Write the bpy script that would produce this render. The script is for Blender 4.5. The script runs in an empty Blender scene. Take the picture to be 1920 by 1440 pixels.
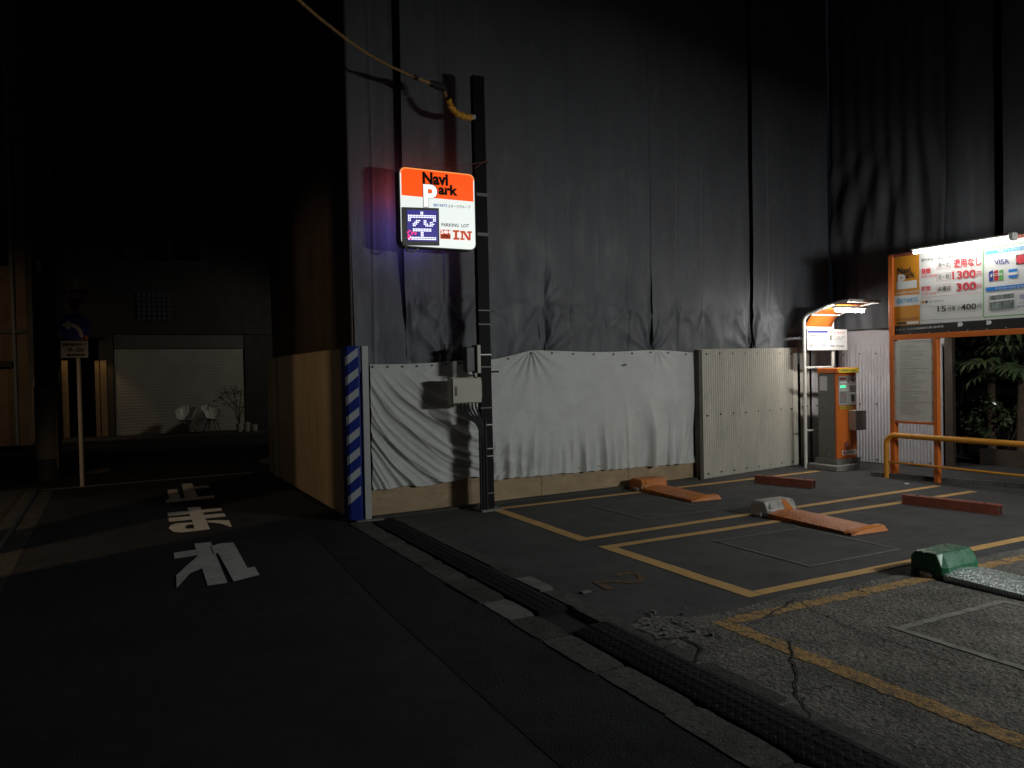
import bpy, math, random
from mathutils import Vector, Matrix, noise
random.seed(7)
S = bpy.context.scene
C = S.collection
R = math.radians

# ---------------------------------------------------------------- camera
FPX, EYE = 1440.0, Vector((0, 0, 1.6))
YAW, PITCH, ROLL = math.atan(750/1440), -math.atan(25/1440), R(1.15)
_f = Vector((math.sin(YAW)*math.cos(PITCH), math.cos(YAW)*math.cos(PITCH), math.sin(PITCH)))
_r = Vector((math.cos(YAW), -math.sin(YAW), 0)); _u = _r.cross(_f)
_r2 = _r*math.cos(ROLL) - _u*math.sin(ROLL); _u2 = _r*math.sin(ROLL) + _u*math.cos(ROLL)
cd = bpy.data.cameras.new('camera'); cam = bpy.data.objects.new('camera', cd); C.objects.link(cam)
cd.sensor_width = 36; cd.lens = 27; cd.clip_end = 500; cd.clip_start = 0.05
m = Matrix((( _r2.x, _u2.x, -_f.x, 0), (_r2.y, _u2.y, -_f.y, 0), (_r2.z, _u2.z, -_f.z, 0), (0, 0, 0, 1)))
cam.matrix_world = Matrix.Translation(EYE) @ m
S.camera = cam
def _ray(x, y): return _f + _r2*((x-960)/FPX) - _u2*((y-720)/FPX)
def G(x, y, z=0):
    d = _ray(x, y); return EYE + d*((z-EYE.z)/d.z)
def AX(x, y, X):
    d = _ray(x, y); return EYE + d*(X/d.x)
def AY(x, y, Y):
    d = _ray(x, y); return EYE + d*(Y/d.y)

# ---------------------------------------------------------------- world, exposure, lamps
W = bpy.data.worlds.new("World"); S.world = W; W.use_nodes = True
bg = W.node_tree.nodes['Background']
bg.inputs[0].default_value = (0.55, 0.68, 1.0, 1); bg.inputs[1].default_value = 0.0045
S.view_settings.view_transform = 'Standard'; S.view_settings.look = 'None'
S.view_settings.exposure = 0; S.view_settings.gamma = 1
S.cycles.use_denoising = True; S.cycles.caustics_reflective = False; S.cycles.caustics_refractive = False
S.cycles.sample_clamp_indirect = 1
def aim(o, loc, tgt):
    o.location = loc; o.rotation_euler = (Vector(tgt)-Vector(loc)).to_track_quat('-Z', 'Y').to_euler()
def area(name, loc, tgt, sx, sy, power, col, spread=180):
    l = bpy.data.lights.new(name, 'AREA'); l.shape = 'RECTANGLE'; l.size = sx; l.size_y = sy
    l.energy = power; l.color = col; l.spread = R(spread)
    o = bpy.data.objects.new(name, l); C.objects.link(o); aim(o, loc, tgt); return o
def spot(name, loc, tgt, power, col, size, radius=.08, blend=.5):
    l = bpy.data.lights.new(name, 'SPOT'); l.energy = power; l.color = col; l.spot_size = R(size); l.spot_blend = blend
    l.shadow_soft_size = radius
    o = bpy.data.objects.new(name, l); C.objects.link(o); aim(o, loc, tgt); return o
area('lot_lamp', (7.9, .3, 2.6), (6.0, 7.0, 1.2), 1.2, .2, 182, (.965, 1, .975))
spot('alley_lamp', (-4.2, 5.8, 4.3), (1.0, 9.6, 0), 230, (1, .66, .36), 66, .06, .35)
spot('street_lamp_light', (-7.5, 11.5, 5.0), (2.3, 10.3, .6), 58, (1, .72, .45), 42, .15, .9)
spot('junction_lamp_light', (6.5, 17.0, 4.6), (1.6, 22.3, .9), 105, (1, .9, .76), 70, .3, .9)
spot('corner_lamp_light', (-3.6, 16.0, 3.6), (-3.0, 20.5, 2.2), 26, (1, .66, .36), 70, .1, .9)
spot('entrance_downlight', (-1.0, 21.75, 2.55), (-1.02, 22.0, 0), 4.5, (1, .66, .3), 80, .03)
spot('entrance_downlight', (-0.24, 21.75, 2.55), (-0.24, 22.0, 0), 4.5, (1, .66, .3), 80, .03)

# ---------------------------------------------------------------- materials
def _n(nt, t, **k):
    n = nt.nodes.new(t)
    for a, b in k.items(): setattr(n, a, b)
    return n
MATS = {}
def M(name, col, rough=.6, metal=0., var=0., vs=4., bump=0., bs=120., spec=.5, stretch=(1, 1, 1), dark=None, dmask=None, diamond=0, dsc=40, emit=0., ecol=None, bdist=.02, trans=0.):
    """procedural material: base colour varied by large noise, optional dirt colour through a mask, optional bump"""
    if name in MATS: return MATS[name]
    mt = bpy.data.materials.new(name); mt.use_nodes = True; nt = mt.node_tree; L = nt.links
    b = nt.nodes['Principled BSDF']
    b.inputs['Roughness'].default_value = rough; b.inputs['Metallic'].default_value = metal
    b.inputs['Specular IOR Level'].default_value = spec
    c4 = (*col, 1); b.inputs['Base Color'].default_value = c4
    geo = _n(nt, 'ShaderNodeNewGeometry')
    mp = _n(nt, 'ShaderNodeMapping'); mp.inputs['Scale'].default_value = stretch
    L.new(geo.outputs['Position'], mp.inputs['Vector'])
    pos = mp.outputs['Vector']; out = None
    def ns(scale, detail=5, r=.55):
        n = _n(nt, 'ShaderNodeTexNoise'); n.inputs['Scale'].default_value = scale; n.inputs['Detail'].default_value = detail
        n.inputs['Roughness'].default_value = r; L.new(pos, n.inputs['Vector']); return n.outputs['Fac']
    def mr(src, a, bb, c, d):
        n = _n(nt, 'ShaderNodeMapRange'); L.new(src, n.inputs[0])
        for i, v in enumerate((a, bb, c, d)): n.inputs[i+1].default_value = v
        return n.outputs[0]
    if var:
        f1 = mr(ns(vs), .3, .7, 1-var, 1+var)
        f2 = mr(ns(vs*9, 3), .3, .7, 1-var*.6, 1+var*.6)
        mm = _n(nt, 'ShaderNodeMath', operation='MULTIPLY'); L.new(f1, mm.inputs[0]); L.new(f2, mm.inputs[1])
        mx = _n(nt, 'ShaderNodeVectorMath', operation='SCALE'); mx.inputs[0].default_value = col; L.new(mm.outputs[0], mx.inputs['Scale'])
        out = mx.outputs[0]
    if dark:
        mk = mr(ns(dmask[0], 8, .7), dmask[1], dmask[2], 0, 1)
        mx = _n(nt, 'ShaderNodeMix', data_type='RGBA'); L.new(mk, mx.inputs[0])
        if out: L.new(out, mx.inputs[6])
        else: mx.inputs[6].default_value = c4
        mx.inputs[7].default_value = (*dark, 1); out = mx.outputs[2]
    if out: L.new(out, b.inputs['Base Color'])
    if bump or diamond:
        h = ns(bs, 4, .65)
        if diamond:
            sx = _n(nt, 'ShaderNodeSeparateXYZ'); L.new(geo.outputs['Position'], sx.inputs[0])
            def wave(a, op):
                ad = _n(nt, 'ShaderNodeMath', operation=op); L.new(sx.outputs[0], ad.inputs[0]); L.new(sx.outputs[1], ad.inputs[1])
                mu = _n(nt, 'ShaderNodeMath', operation='MULTIPLY'); L.new(ad.outputs[0], mu.inputs[0]); mu.inputs[1].default_value = a
                si = _n(nt, 'ShaderNodeMath', operation='SINE'); L.new(mu.outputs[0], si.inputs[0]); return si.outputs[0]
            p = _n(nt, 'ShaderNodeMath', operation='MULTIPLY'); L.new(wave(dsc, 'ADD'), p.inputs[0]); L.new(wave(dsc, 'SUBTRACT'), p.inputs[1])
            q = mr(p.outputs[0], .15, .55, 0, 1)
            ad = _n(nt, 'ShaderNodeMath', operation='ADD'); L.new(q, ad.inputs[0])
            ml = _n(nt, 'ShaderNodeMath', operation='MULTIPLY'); L.new(h, ml.inputs[0]); ml.inputs[1].default_value = bump/max(diamond, .01)
            L.new(ml.outputs[0], ad.inputs[1]); h = ad.outputs[0]
        bp = _n(nt, 'ShaderNodeBump'); bp.inputs['Strength'].default_value = min(1, max(bump, diamond)); bp.inputs['Distance'].default_value = bdist
        L.new(h, bp.inputs['Height']); L.new(bp.outputs[0], b.inputs['Normal'])
        rr = mr(ns(vs*3), .3, .7, max(.05, rough-.12), min(1, rough+.12)); L.new(rr, b.inputs['Roughness'])
    if emit:
        b.inputs['Emission Color'].default_value = (*(ecol or col), 1); b.inputs['Emission Strength'].default_value = emit
    MATS[name] = mt
    return mt

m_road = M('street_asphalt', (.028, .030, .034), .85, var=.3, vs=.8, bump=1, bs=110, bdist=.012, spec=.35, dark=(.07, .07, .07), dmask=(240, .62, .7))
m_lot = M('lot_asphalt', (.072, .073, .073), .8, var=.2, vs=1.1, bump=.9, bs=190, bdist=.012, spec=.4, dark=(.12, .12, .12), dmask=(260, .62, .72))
m_old = M('old_concrete', (.195, .182, .158), .9, var=.38, vs=2.6, bump=1, bs=38, bdist=.035, spec=.3, dark=(.045, .043, .04), dmask=(28, .5, .68))
m_ramp = M('black_rubber', (.016, .016, .017), .85, spec=.2, diamond=.8, bump=.3, dsc=62, bs=90, bdist=.012)
m_kerb1 = M('kerb_concrete', (.10, .097, .088), .9, var=.35, vs=5, bump=.8, bs=80, dark=(.05, .05, .045), dmask=(22, .5, .62))
m_kerb2 = M('kerb_concrete_pale', (.2, .195, .18), .9, var=.25, vs=5, bump=.7, bs=90, dark=(.1, .1, .09), dmask=(16, .55, .7))
m_kerb3 = M('kerb_concrete_dark', (.06, .058, .05), .95, var=.4, vs=8, bump=1, bs=50)
m_gut = M('gutter_concrete', (.07, .066, .06), .9, var=.3, vs=4, bump=.7, bs=60, dark=(.04, .038, .035), dmask=(14, .5, .65))
m_yel = M('yellow_line_paint', (.62, .37, .13), .75, var=.12, vs=6, bump=.5, bs=180, bdist=.01, dark=(.16, .10, .045), dmask=(42, .62, .74))
m_yel2 = M('worn_yellow_paint', (.48, .29, .10), .85, var=.25, vs=7, bump=1, bs=60, dark=(.12, .105, .085), dmask=(18, .49, .62))
m_yel3 = M('ghost_yellow_paint', (.20, .11, .035), .85, var=.3, vs=20, bump=.6, bs=150, dark=(.06, .058, .055), dmask=(30, .44, .6))
m_wht = M('white_road_paint', (.72, .72, .68), .8, var=.15, vs=5, bump=.5, bs=150, bdist=.01, dark=(.16, .16, .15), dmask=(38, .58, .72))
m_wht2 = M('thin_white_paint', (.24, .24, .22), .85, var=.2, vs=9, dark=(.07, .07, .07), dmask=(30, .45, .62))
m_loop = M('loop_sealant', (.15, .148, .14), .8, var=.25, vs=12, dark=(.06, .06, .06), dmask=(14, .5, .7))
m_loop2 = M('loop_sealant_pale', (.25, .24, .21), .8, var=.3, vs=12, dark=(.16, .148, .128), dmask=(16, .46, .62))
m_crack = M('crack_shadow', (.012, .011, .01), 1)
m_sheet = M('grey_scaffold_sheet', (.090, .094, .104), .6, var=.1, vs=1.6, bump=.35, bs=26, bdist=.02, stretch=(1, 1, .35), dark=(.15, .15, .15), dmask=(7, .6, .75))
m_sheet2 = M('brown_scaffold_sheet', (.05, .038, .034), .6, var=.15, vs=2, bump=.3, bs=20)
m_tarp = M('white_tarp_cloth', (.54, .55, .525), .62, var=.06, vs=3, bump=.25, bs=30, bdist=.015, dark=(.44, .45, .42), dmask=(5, .56, .8))
m_ply = M('tan_board', (.36, .26, .15), .6, var=.16, vs=2.5, bump=.3, bs=60, dark=(.16, .11, .07), dmask=(6, .55, .78), stretch=(1, 1, 3))
m_fence = M('ivory_steel_panel', (.43, .36, .26), .36, var=.09, vs=2.2, stretch=(1, 1, .25), dark=(.2, .16, .11), dmask=(4, .55, .78), bump=.12, bs=8)
m_corr = M('white_corrugated_sheet', (.53, .50, .43), .5, var=.12, vs=4, stretch=(1, 1, .3), dark=(.3, .27, .22), dmask=(7, .58, .8))
m_corr2 = M('pale_corrugated_plastic', (.50, .48, .50), .4, var=.08, vs=4, stretch=(1, 1, .3), dark=(.3, .28, .28), dmask=(7, .58, .8))
m_brown = M('dark_brown_steel', (.06, .045, .035), .6, var=.2, vs=6)
m_pole = M('black_steel', (.007, .007, .008), .6, spec=.12, var=.2, vs=9)
m_cable = M('black_cable', (.02, .02, .022), .5)
m_strap = M('grey_band_steel', (.3, .3, .28), .45, metal=.4)
m_box = M('cream_enamel', (.47, .44, .36), .5, var=.06, vs=6, dark=(.3, .27, .2), dmask=(14, .62, .8))
m_grey = M('grey_enamel', (.16, .16, .15), .5, var=.1, vs=9)
m_dgrey = M('dark_grey_enamel', (.05, .05, .055), .5, var=.1, vs=9)
m_white = M('white_enamel', (.66, .65, .60), .4, var=.06, vs=9)
m_wpost = M('pale_grey_steel', (.42, .44, .43), .45, var=.05, vs=9, dark=(.3, .3, .28), dmask=(12, .6, .8))
m_orange = M('orange_enamel', (.62, .15, .022), .38, var=.08, vs=9, dark=(.35, .1, .03), dmask=(18, .62, .8))
m_orange2 = M('scuffed_orange_paint', (.48, .145, .012), .42, var=.15, vs=8, dark=(.3, .12, .05), dmask=(30, .6, .72), bump=.3, bs=70)
m_oplate = M('orange_checker_plate', (.52, .14, .01), .45, var=.15, vs=8, diamond=1, bump=.2, dsc=75, bdist=.012, dark=(.22, .08, .02), dmask=(30, .55, .72))
m_splate = M('steel_checker_plate', (.66, .74, .72), .24, metal=.6, var=.15, vs=8, diamond=1, bump=.2, dsc=75, bdist=.012)
m_steel = M('scratched_steel', (.42, .41, .38), .38, metal=.7, var=.2, vs=12, bump=.3, bs=60)
m_green = M('green_enamel', (.012, .11, .05), .32, var=.18, vs=9, dark=(.09, .2, .12), dmask=(22, .6, .75), bump=.2, bs=60)
m_rust = M('rust_red_steel', (.24, .062, .035), .6, var=.22, vs=10, bump=.3, bs=70, dark=(.1, .035, .02), dmask=(20, .55, .75))
m_black = M('matt_black', (.012, .012, .012), .8)
m_rail = M('yellow_enamel', (.66, .28, .03), .38, var=.1, vs=9, dark=(.3, .16, .04), dmask=(16, .6, .78))
m_red = M('red_print', (.62, .04, .06), .5)
m_red2 = M('deep_red_print', (.45, .02, .02), .5)
m_blk = M('black_print', (.02, .02, .02), .5)
m_blue = M('blue_print', (.02, .2, .6), .5)
m_cyan = M('light_blue_print', (.1, .42, .7), .5)
m_navy = M('navy_print', (.03, .05, .25), .5)
m_grn = M('green_print', (.1, .4, .08), .5)
m_paper = M('white_print', (.72, .72, .70), .5)
m_offw = M('paper_notice', (.72, .70, .63), .6, var=.05, vs=6)
m_oprint = M('orange_print', (.62, .25, .015), .5)
m_gold = M('yellow_print', (.68, .52, .04), .5)
m_glass = M('dark_glass', (.012, .013, .015), .12, spec=.6)
m_bwall = M('dark_building_tile', (.05, .047, .045), .7, var=.2, vs=1.5, bump=.3, bs=10)
m_bwall2 = M('tan_building_render', (.34, .25, .16), .8, var=.15, vs=1.2, dark=(.2, .13, .08), dmask=(2.5, .5, .75))
m_stone = M('brown_entrance_stone', (.4, .28, .16), .6, var=.15, vs=3)
m_shut = M('cream_shutter', (.56, .54, .48), .6, var=.08, vs=2)
m_conc = M('concrete', (.24, .23, .21), .85, var=.18, vs=3, bump=.4, bs=50)
m_cpole = M('concrete_pole', (.05, .05, .052), .8, var=.15, vs=4, bump=.3, bs=50)
m_leaf = M('dark_green_leaf', (.062, .09, .042), .25, var=.4, vs=9, spec=.6)
m_leaf2 = M('grey_green_leaf', (.07, .10, .05), .35, var=.4, vs=9, spec=.6)
m_bark = M('bark', (.09, .06, .04), .9, var=.3, vs=12, bump=.6, bs=40)
m_soil = M('soil', (.035, .028, .022), 1, var=.3, vs=6, bump=1, bs=20)
m_seat = M('white_plastic', (.78, .76, .7), .35)
m_clothpot = M('white_pot', (.55, .52, .46), .6)
m_tape = M('blue_tape', (.006, .022, .22), .45, var=.1, vs=9)
m_tapew = M('white_tape', (.44, .46, .50), .45, var=.06, vs=9)
m_sleeve = M('orange_cable_sleeve', (.75, .36, .04), .5, var=.2, vs=25)
m_ycable = M('yellow_cable_cover', (.26, .15, .045), .6, var=.2, vs=14)
# things that give off light
m_tube = M('fluorescent_tube', (1, 1, 1), .4, emit=42, ecol=(1, .98, .93))
m_tube2 = M('short_fluorescent_tube', (1, 1, 1), .4, emit=260, ecol=(1, .96, .90))
m_sgnw = M('lit_white_acrylic', (.6, .6, .6), .35, emit=.82, ecol=(.93, 1.0, .95))
m_sgno = M('lit_orange_acrylic', (.5, .1, .02), .35, emit=.95, ecol=(1, .085, .004))
m_sgnedge = M('lit_orange_rim', (.5, .1, .02), .35, emit=1.0, ecol=(1, .3, .08))
m_sgnoB = M('lit_orange_acrylic_rear', (.5, .1, .02), .35, emit=4, ecol=(1, .15, .01))
m_sgnbB = M('blue_led_rear', (.1, .1, .3), .35, emit=3.6, ecol=(.25, .26, 1))
m_sgntext = M('sign_black_film', (.012, .008, .006), .4, spec=.2)
m_sgnred = M('sign_red_film', (.35, .05, .01), .4, emit=.45, ecol=(1, .10, .01))
m_sgnblue = M('sign_blue_film', (.03, .1, .3), .4, emit=.3, ecol=(.08, .3, .8))
m_sgnwhite2 = M('sign_white_film', (.6, .6, .6), .4, emit=1.0, ecol=(1, 1, 1))
m_ledp = M('led_backing', (.02, .02, .06), .4, emit=.3, ecol=(.14, .11, .8))
m_led = M('white_led', (.8, .8, .9), .4, emit=1.9, ecol=(.86, .88, 1))
m_ledr = M('red_led', (.8, .1, .2), .4, emit=2.2, ecol=(1, .02, .12))
m_ledg = M('green_display', (.1, .8, .3), .4, emit=1.6, ecol=(.05, 1, .3))

for mt_ in (m_sgnw, m_sgno, m_sgnedge, m_sgnred, m_sgnblue, m_sgnwhite2, m_ledp, m_led, m_ledr, m_ledg): mt_.cycles.emission_sampling = 'NONE'

# ---------------------------------------------------------------- mesh helpers
class MB:
    def __init__(s): s.v = []; s.f = []; s.mi = []; s.k = 0
    def q(s, *pts):
        n = len(s.v); s.v += [Vector(p) for p in pts]; s.f.append(tuple(range(n, n+len(pts)))); s.mi.append(s.k)
    def mesh(s, vs, fs):
        n = len(s.v); s.v += [Vector(p) for p in vs]
        for f in fs: s.f.append(tuple(i+n for i in f)); s.mi.append(s.k)
    def box(s, x0, x1, y0, y1, z0, z1, bev=0):
        if bev:
            b = min(bev, abs(x1-x0)/2.01, abs(y1-y0)/2.01, abs(z1-z0)/2.01)
            # 24 corner points of a chamfered box
            vs = []; idx = {}
            for i in (0, 1):
                for j in (0, 1):
                    for k in (0, 1):
                        X, Y, Z = (x0, x1)[i], (y0, y1)[j], (z0, z1)[k]
                        sx, sy, sz = (b, -b)[i], (b, -b)[j], (b, -b)[k]
                        idx[i, j, k, 0] = len(vs); vs.append((X, Y+sy, Z+sz))
                        idx[i, j, k, 1] = len(vs); vs.append((X+sx, Y, Z+sz))
                        idx[i, j, k, 2] = len(vs); vs.append((X+sx, Y+sy, Z))
            fs = []
            for i in (0, 1):
                a = [idx[i, 0, 0, 0], idx[i, 1, 0, 0], idx[i, 1, 1, 0], idx[i, 0, 1, 0]]; fs.append(a if i else a[::-1])
                a = [idx[0, i, 0, 1], idx[1, i, 0, 1], idx[1, i, 1, 1], idx[0, i, 1, 1]]; fs.append(a[::-1] if i else a)
                a = [idx[0, 0, i, 2], idx[1, 0, i, 2], idx[1, 1, i, 2], idx[0, 1, i, 2]]; fs.append(a if i else a[::-1])
            for i in (0, 1):
                for j in (0, 1):
                    a = [idx[i, j, 0, 0], idx[i, j, 1, 0], idx[i, j, 1, 1], idx[i, j, 0, 1]]; fs.append(a if (i+j) % 2 else a[::-1])
                    a = [idx[i, 0, j, 0], idx[i, 1, j, 0], idx[i, 1, j, 2], idx[i, 0, j, 2]]; fs.append(a[::-1] if (i+j) % 2 else a)
                    a = [idx[0, i, j, 1], idx[1, i, j, 1], idx[1, i, j, 2], idx[0, i, j, 2]]; fs.append(a if (i+j) % 2 else a[::-1])
            for i in (0, 1):
                for j in (0, 1):
                    for k in (0, 1):
                        fs.append([idx[i, j, k, t] for t in (0, 1, 2)])
            s.mesh(vs, fs); return
        v = [(x0,y0,z0),(x1,y0,z0),(x1,y1,z0),(x0,y1,z0),(x0,y0,z1),(x1,y0,z1),(x1,y1,z1),(x0,y1,z1)]
        s.mesh(v, [(3,2,1,0),(4,5,6,7),(0,1,5,4),(1,2,6,5),(2,3,7,6),(3,0,4,7)])
    def bar(s, a, b, w, h, up=(0, 0, 1)):
        a = Vector(a); b = Vector(b); d = (b-a).normalized(); u = Vector(up); r = d.cross(u).normalized(); u = r.cross(d).normalized()
        v = [p + r*i*w/2 + u*j*h/2 for p in (a, b) for i, j in ((-1,-1),(1,-1),(1,1),(-1,1))]
        s.mesh(v, [(0,1,2,3),(7,6,5,4),(0,4,5,1),(1,5,6,2),(2,6,7,3),(3,7,4,0)])
    def tube(s, path, r, n=10, cap=True):
        P = [Vector(p) for p in path]; rings = []
        prev = None
        for i, p in enumerate(P):
            d = (P[min(i+1, len(P)-1)] - P[max(i-1, 0)]).normalized()
            if prev is None:
                a = d.orthogonal().normalized()
            else:
                a = (prev - d*prev.dot(d)); a = a.normalized() if a.length > 1e-5 else d.orthogonal().normalized()
            prev = a; b = d.cross(a); rr = r[i] if isinstance(r, (list, tuple)) else r
            rings.append([p + (a*math.cos(2*math.pi*k/n) + b*math.sin(2*math.pi*k/n))*rr for k in range(n)])
        base = len(s.v)
        for g in rings: s.v += g
        for i in range(len(rings)-1):
            for k in range(n):
                k2 = (k+1) % n; s.f.append((base+i*n+k, base+i*n+k2, base+(i+1)*n+k2, base+(i+1)*n+k)); s.mi.append(s.k)
        if cap:
            s.f.append(tuple(base+k for k in range(n))[::-1]); s.mi.append(s.k)
            s.f.append(tuple(base+(len(rings)-1)*n+k for k in range(n))); s.mi.append(s.k)
    def prism(s, pts, vec):
        n = len(pts); v = Vector(vec); a = [Vector(p) for p in pts]
        s.mesh(a+[p+v for p in a], [tuple(range(n))[::-1], tuple(range(n, 2*n))] + [(i, (i+1) % n, n+(i+1) % n, n+i) for i in range(n)])
    def lathe(s, prof, c, n=20):
        c = Vector(c); base = len(s.v)
        for r_, z in prof: s.v += [c + Vector((r_*math.cos(2*math.pi*k/n), r_*math.sin(2*math.pi*k/n), z)) for k in range(n)]
        for i in range(len(prof)-1):
            for k in range(n):
                k2 = (k+1) % n; s.f.append((base+i*n+k, base+i*n+k2, base+(i+1)*n+k2, base+(i+1)*n+k)); s.mi.append(s.k)
    def grid(s, fn, nu, nv):
        base = len(s.v)
        for j in range(nv+1):
            for i in range(nu+1): s.v.append(Vector(fn(i/nu, j/nv)))
        for j in range(nv):
            for i in range(nu):
                a = base + j*(nu+1)+i; s.f.append((a, a+1, a+nu+2, a+nu+1)); s.mi.append(s.k)
    def text(s, txt, tl, tr, bl, bold=0., fit=True):
        """flat lettering fitted into the parallelogram tl-tr-bl"""
        tl, tr, bl = Vector(tl), Vector(tr), Vector(bl)
        cu = bpy.data.curves.new('t', 'FONT'); cu.body = txt; cu.size = 1; cu.offset = bold; cu.resolution_u = 4
        o = bpy.data.objects.new('t', cu); C.objects.link(o)
        dg = bpy.context.evaluated_depsgraph_get(); dg.update()
        me = bpy.data.meshes.new_from_object(o.evaluated_get(dg))
        vs = [v.co.copy() for v in me.vertices]; fs = [tuple(p.vertices) for p in me.polygons]
        bpy.data.objects.remove(o); bpy.data.meshes.remove(me); bpy.data.curves.remove(cu)
        if not vs: return
        x0 = min(v.x for v in vs); x1 = max(v.x for v in vs); y0 = min(v.y for v in vs); y1 = max(v.y for v in vs)
        U, V = tr-tl, bl-tl
        s.mesh([tl + U*((v.x-x0)/max(x1-x0, 1e-6)) + V*((y1-v.y)/max(y1-y0, 1e-6)) for v in vs], fs)
    def build(s, name, mats, parent=None, smooth=False, flipcheck=False):
        me = bpy.data.meshes.new(name)
        off = Vector((0, 0, 0)); p = parent
        while p is not None: off += p.location; p = p.parent
        me.from_pydata([v-off for v in s.v], [], s.f); me.validate(); me.update()
        if not isinstance(mats, (list, tuple)): mats = [mats]
        for mt in mats: me.materials.append(mt)
        if len(mats) > 1:
            for pl, k in zip(me.polygons, s.mi): pl.material_index = k
        if smooth:
            me.polygons.foreach_set('use_smooth', [True]*len(me.polygons))
            if smooth != 'all': me.set_sharp_from_angle(angle=R(40))
        o = bpy.data.objects.new(name, me); C.objects.link(o)
        if parent: o.parent = parent
        return o
def tag(o, label, cat, group=None):
    o['label'] = label; o['category'] = cat
    if group: o['group'] = group
    return o
def thing(name, label, cat, loc, group=None):
    o = bpy.data.objects.new(name, None); o.empty_display_size = .1; C.objects.link(o); o.location = loc
    return tag(o, label, cat, group)
def struct(o, kind='structure'): o['kind'] = kind; return o
def copy_tree(root, loc, rotz=0):
    r = root.copy(); C.objects.link(r); r.location = loc; r.rotation_euler = (0, 0, rotz)
    for ch in list(root.children):
        c = ch.copy(); C.objects.link(c); c.parent = r
        for g in ch.children:
            d = g.copy(); C.objects.link(d); d.parent = c
    return r
def nz(x, y=0., z=0.): return noise.noise(Vector((x, y, z)))
def ridge(p, k=1.6): return (1-abs(math.sin(p)))**k
def smooth01(t): t = max(0, min(1, t)); return t*t*(3-2*t)

# ---------------------------------------------------------------- ground
def sheet_poly(name, pts, z, mat, parent=None, thick=0):
    b = MB(); b.q(*[(p[0], p[1], z) for p in pts]); return struct(b.build(name, mat))
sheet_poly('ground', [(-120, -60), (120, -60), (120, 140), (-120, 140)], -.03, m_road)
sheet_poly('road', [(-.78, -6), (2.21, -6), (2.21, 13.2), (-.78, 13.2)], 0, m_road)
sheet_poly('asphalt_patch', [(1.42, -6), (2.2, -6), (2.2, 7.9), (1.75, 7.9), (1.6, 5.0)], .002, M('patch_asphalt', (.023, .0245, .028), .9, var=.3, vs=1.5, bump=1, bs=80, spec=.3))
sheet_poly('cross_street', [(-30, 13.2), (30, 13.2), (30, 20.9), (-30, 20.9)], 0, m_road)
sheet_poly('parking_lot', [(2.7, 3.75), (2.7, 9.4), (11.6, 9.4), (11.6, 3.6)], 0, m_lot)
# older, rougher slab in the near part of the lot with an irregular edge
b = MB()
edge = [(2.7, 3.95), (2.86, 3.9), (3.0, 3.99), (3.16, 3.86), (3.3, 3.8), (3.6, 3.78), (4.1, 3.84), (4.5, 3.80), (5.0, 3.77), (5.6, 3.78), (6.4, 3.77), (11.6, 3.7)]
e2 = []
for i in range(len(edge)-1):
    for t in range(8):
        a = Vector(edge[i]).lerp(Vector(edge[i+1]), t/8); e2.append((a.x, a.y + .028*nz(a.x*9, 3)))
e2.append(edge[-1])
b.q(*([(x, y, .006) for x, y in e2] + [(11.6, -6, .006), (2.7, -6, .006)]))
struct(b.build('concrete_pavement', m_old))
# kerb strip between the street and the ramps: short cast pieces, some paler, some broken
def piece_strip(name, xa, xb, ys, mats, z=.007):
    b = MB()
    for i in range(len(ys)-1):
        y0, y1, k = ys[i][0], ys[i+1][0], ys[i][1]
        b.k = k; j = (nz(i*3.7, xa)*.018); zz = z + .006*nz(i*1.9, 5)
        ya_, yb_ = y1+.012, y0-.006; n = max(3, int((yb_-ya_)/.03)); L1, L2, T1, T2 = [], [], [], []
        for t_ in range(n+1):
            y = ya_+(yb_-ya_)*t_/n; e = .012*(1-smooth01(min(t_, n-t_)/2))
            a = xa+j+.006*nz(y*9, xa, 1)+.006*nz(y*31, xa, 2)+e; c = xb+j*.4+.006*nz(y*9, xb, 4)+.006*nz(y*31, xb, 5)-e
            L1.append((a-.006, y, -.02)); T1.append((a+.006, y, zz-.3*e)); T2.append((c-.006, y, zz-.3*e)); L2.append((c+.006, y, -.02))
        for t_ in range(n):
            b.q(L1[t_], T1[t_], T1[t_+1], L1[t_+1]); b.q(T1[t_], T2[t_], T2[t_+1], T1[t_+1]); b.q(T2[t_], L2[t_], L2[t_+1], T2[t_+1])
        b.q(L1[0], L2[0], T2[0], T1[0]); b.q(L1[-1], T1[-1], T2[-1], L2[-1])
    struct(b.build(name, mats))
piece_strip('kerb', 2.2, 2.42, [(8.1, 0), (7.4, 0), (6.8, 0), (6.1, 2), (5.93, 0), (5.4, 2), (4.78, 1), (4.36, 2), (3.93, 0), (3.36, 0), (2.8, 0), (2.2, 2), (1.6, 0), (1.0, 0), (.4, 0), (-.4, 0), (-1, 0)], [m_kerb1, m_kerb2, m_kerb3])
piece_strip('kerb', 2.69, 2.83, [(8.05, 0), (7.45, 0), (6.85, 0), (6.25, 0), (5.62, 2), (5.2, 1), (4.8, 0), (4.35, 0), (3.8, 0), (3.2, 2), (2.6, 0), (1.9, 0), (1.2, 0), (.4, 0), (-1, 0)], [m_kerb1, m_kerb2, m_kerb3], .010)
sheet_poly('gutter', [(2.40, -3), (2.71, -3), (2.71, 8.05), (2.40, 8.05)], -.02, m_black)
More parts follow.
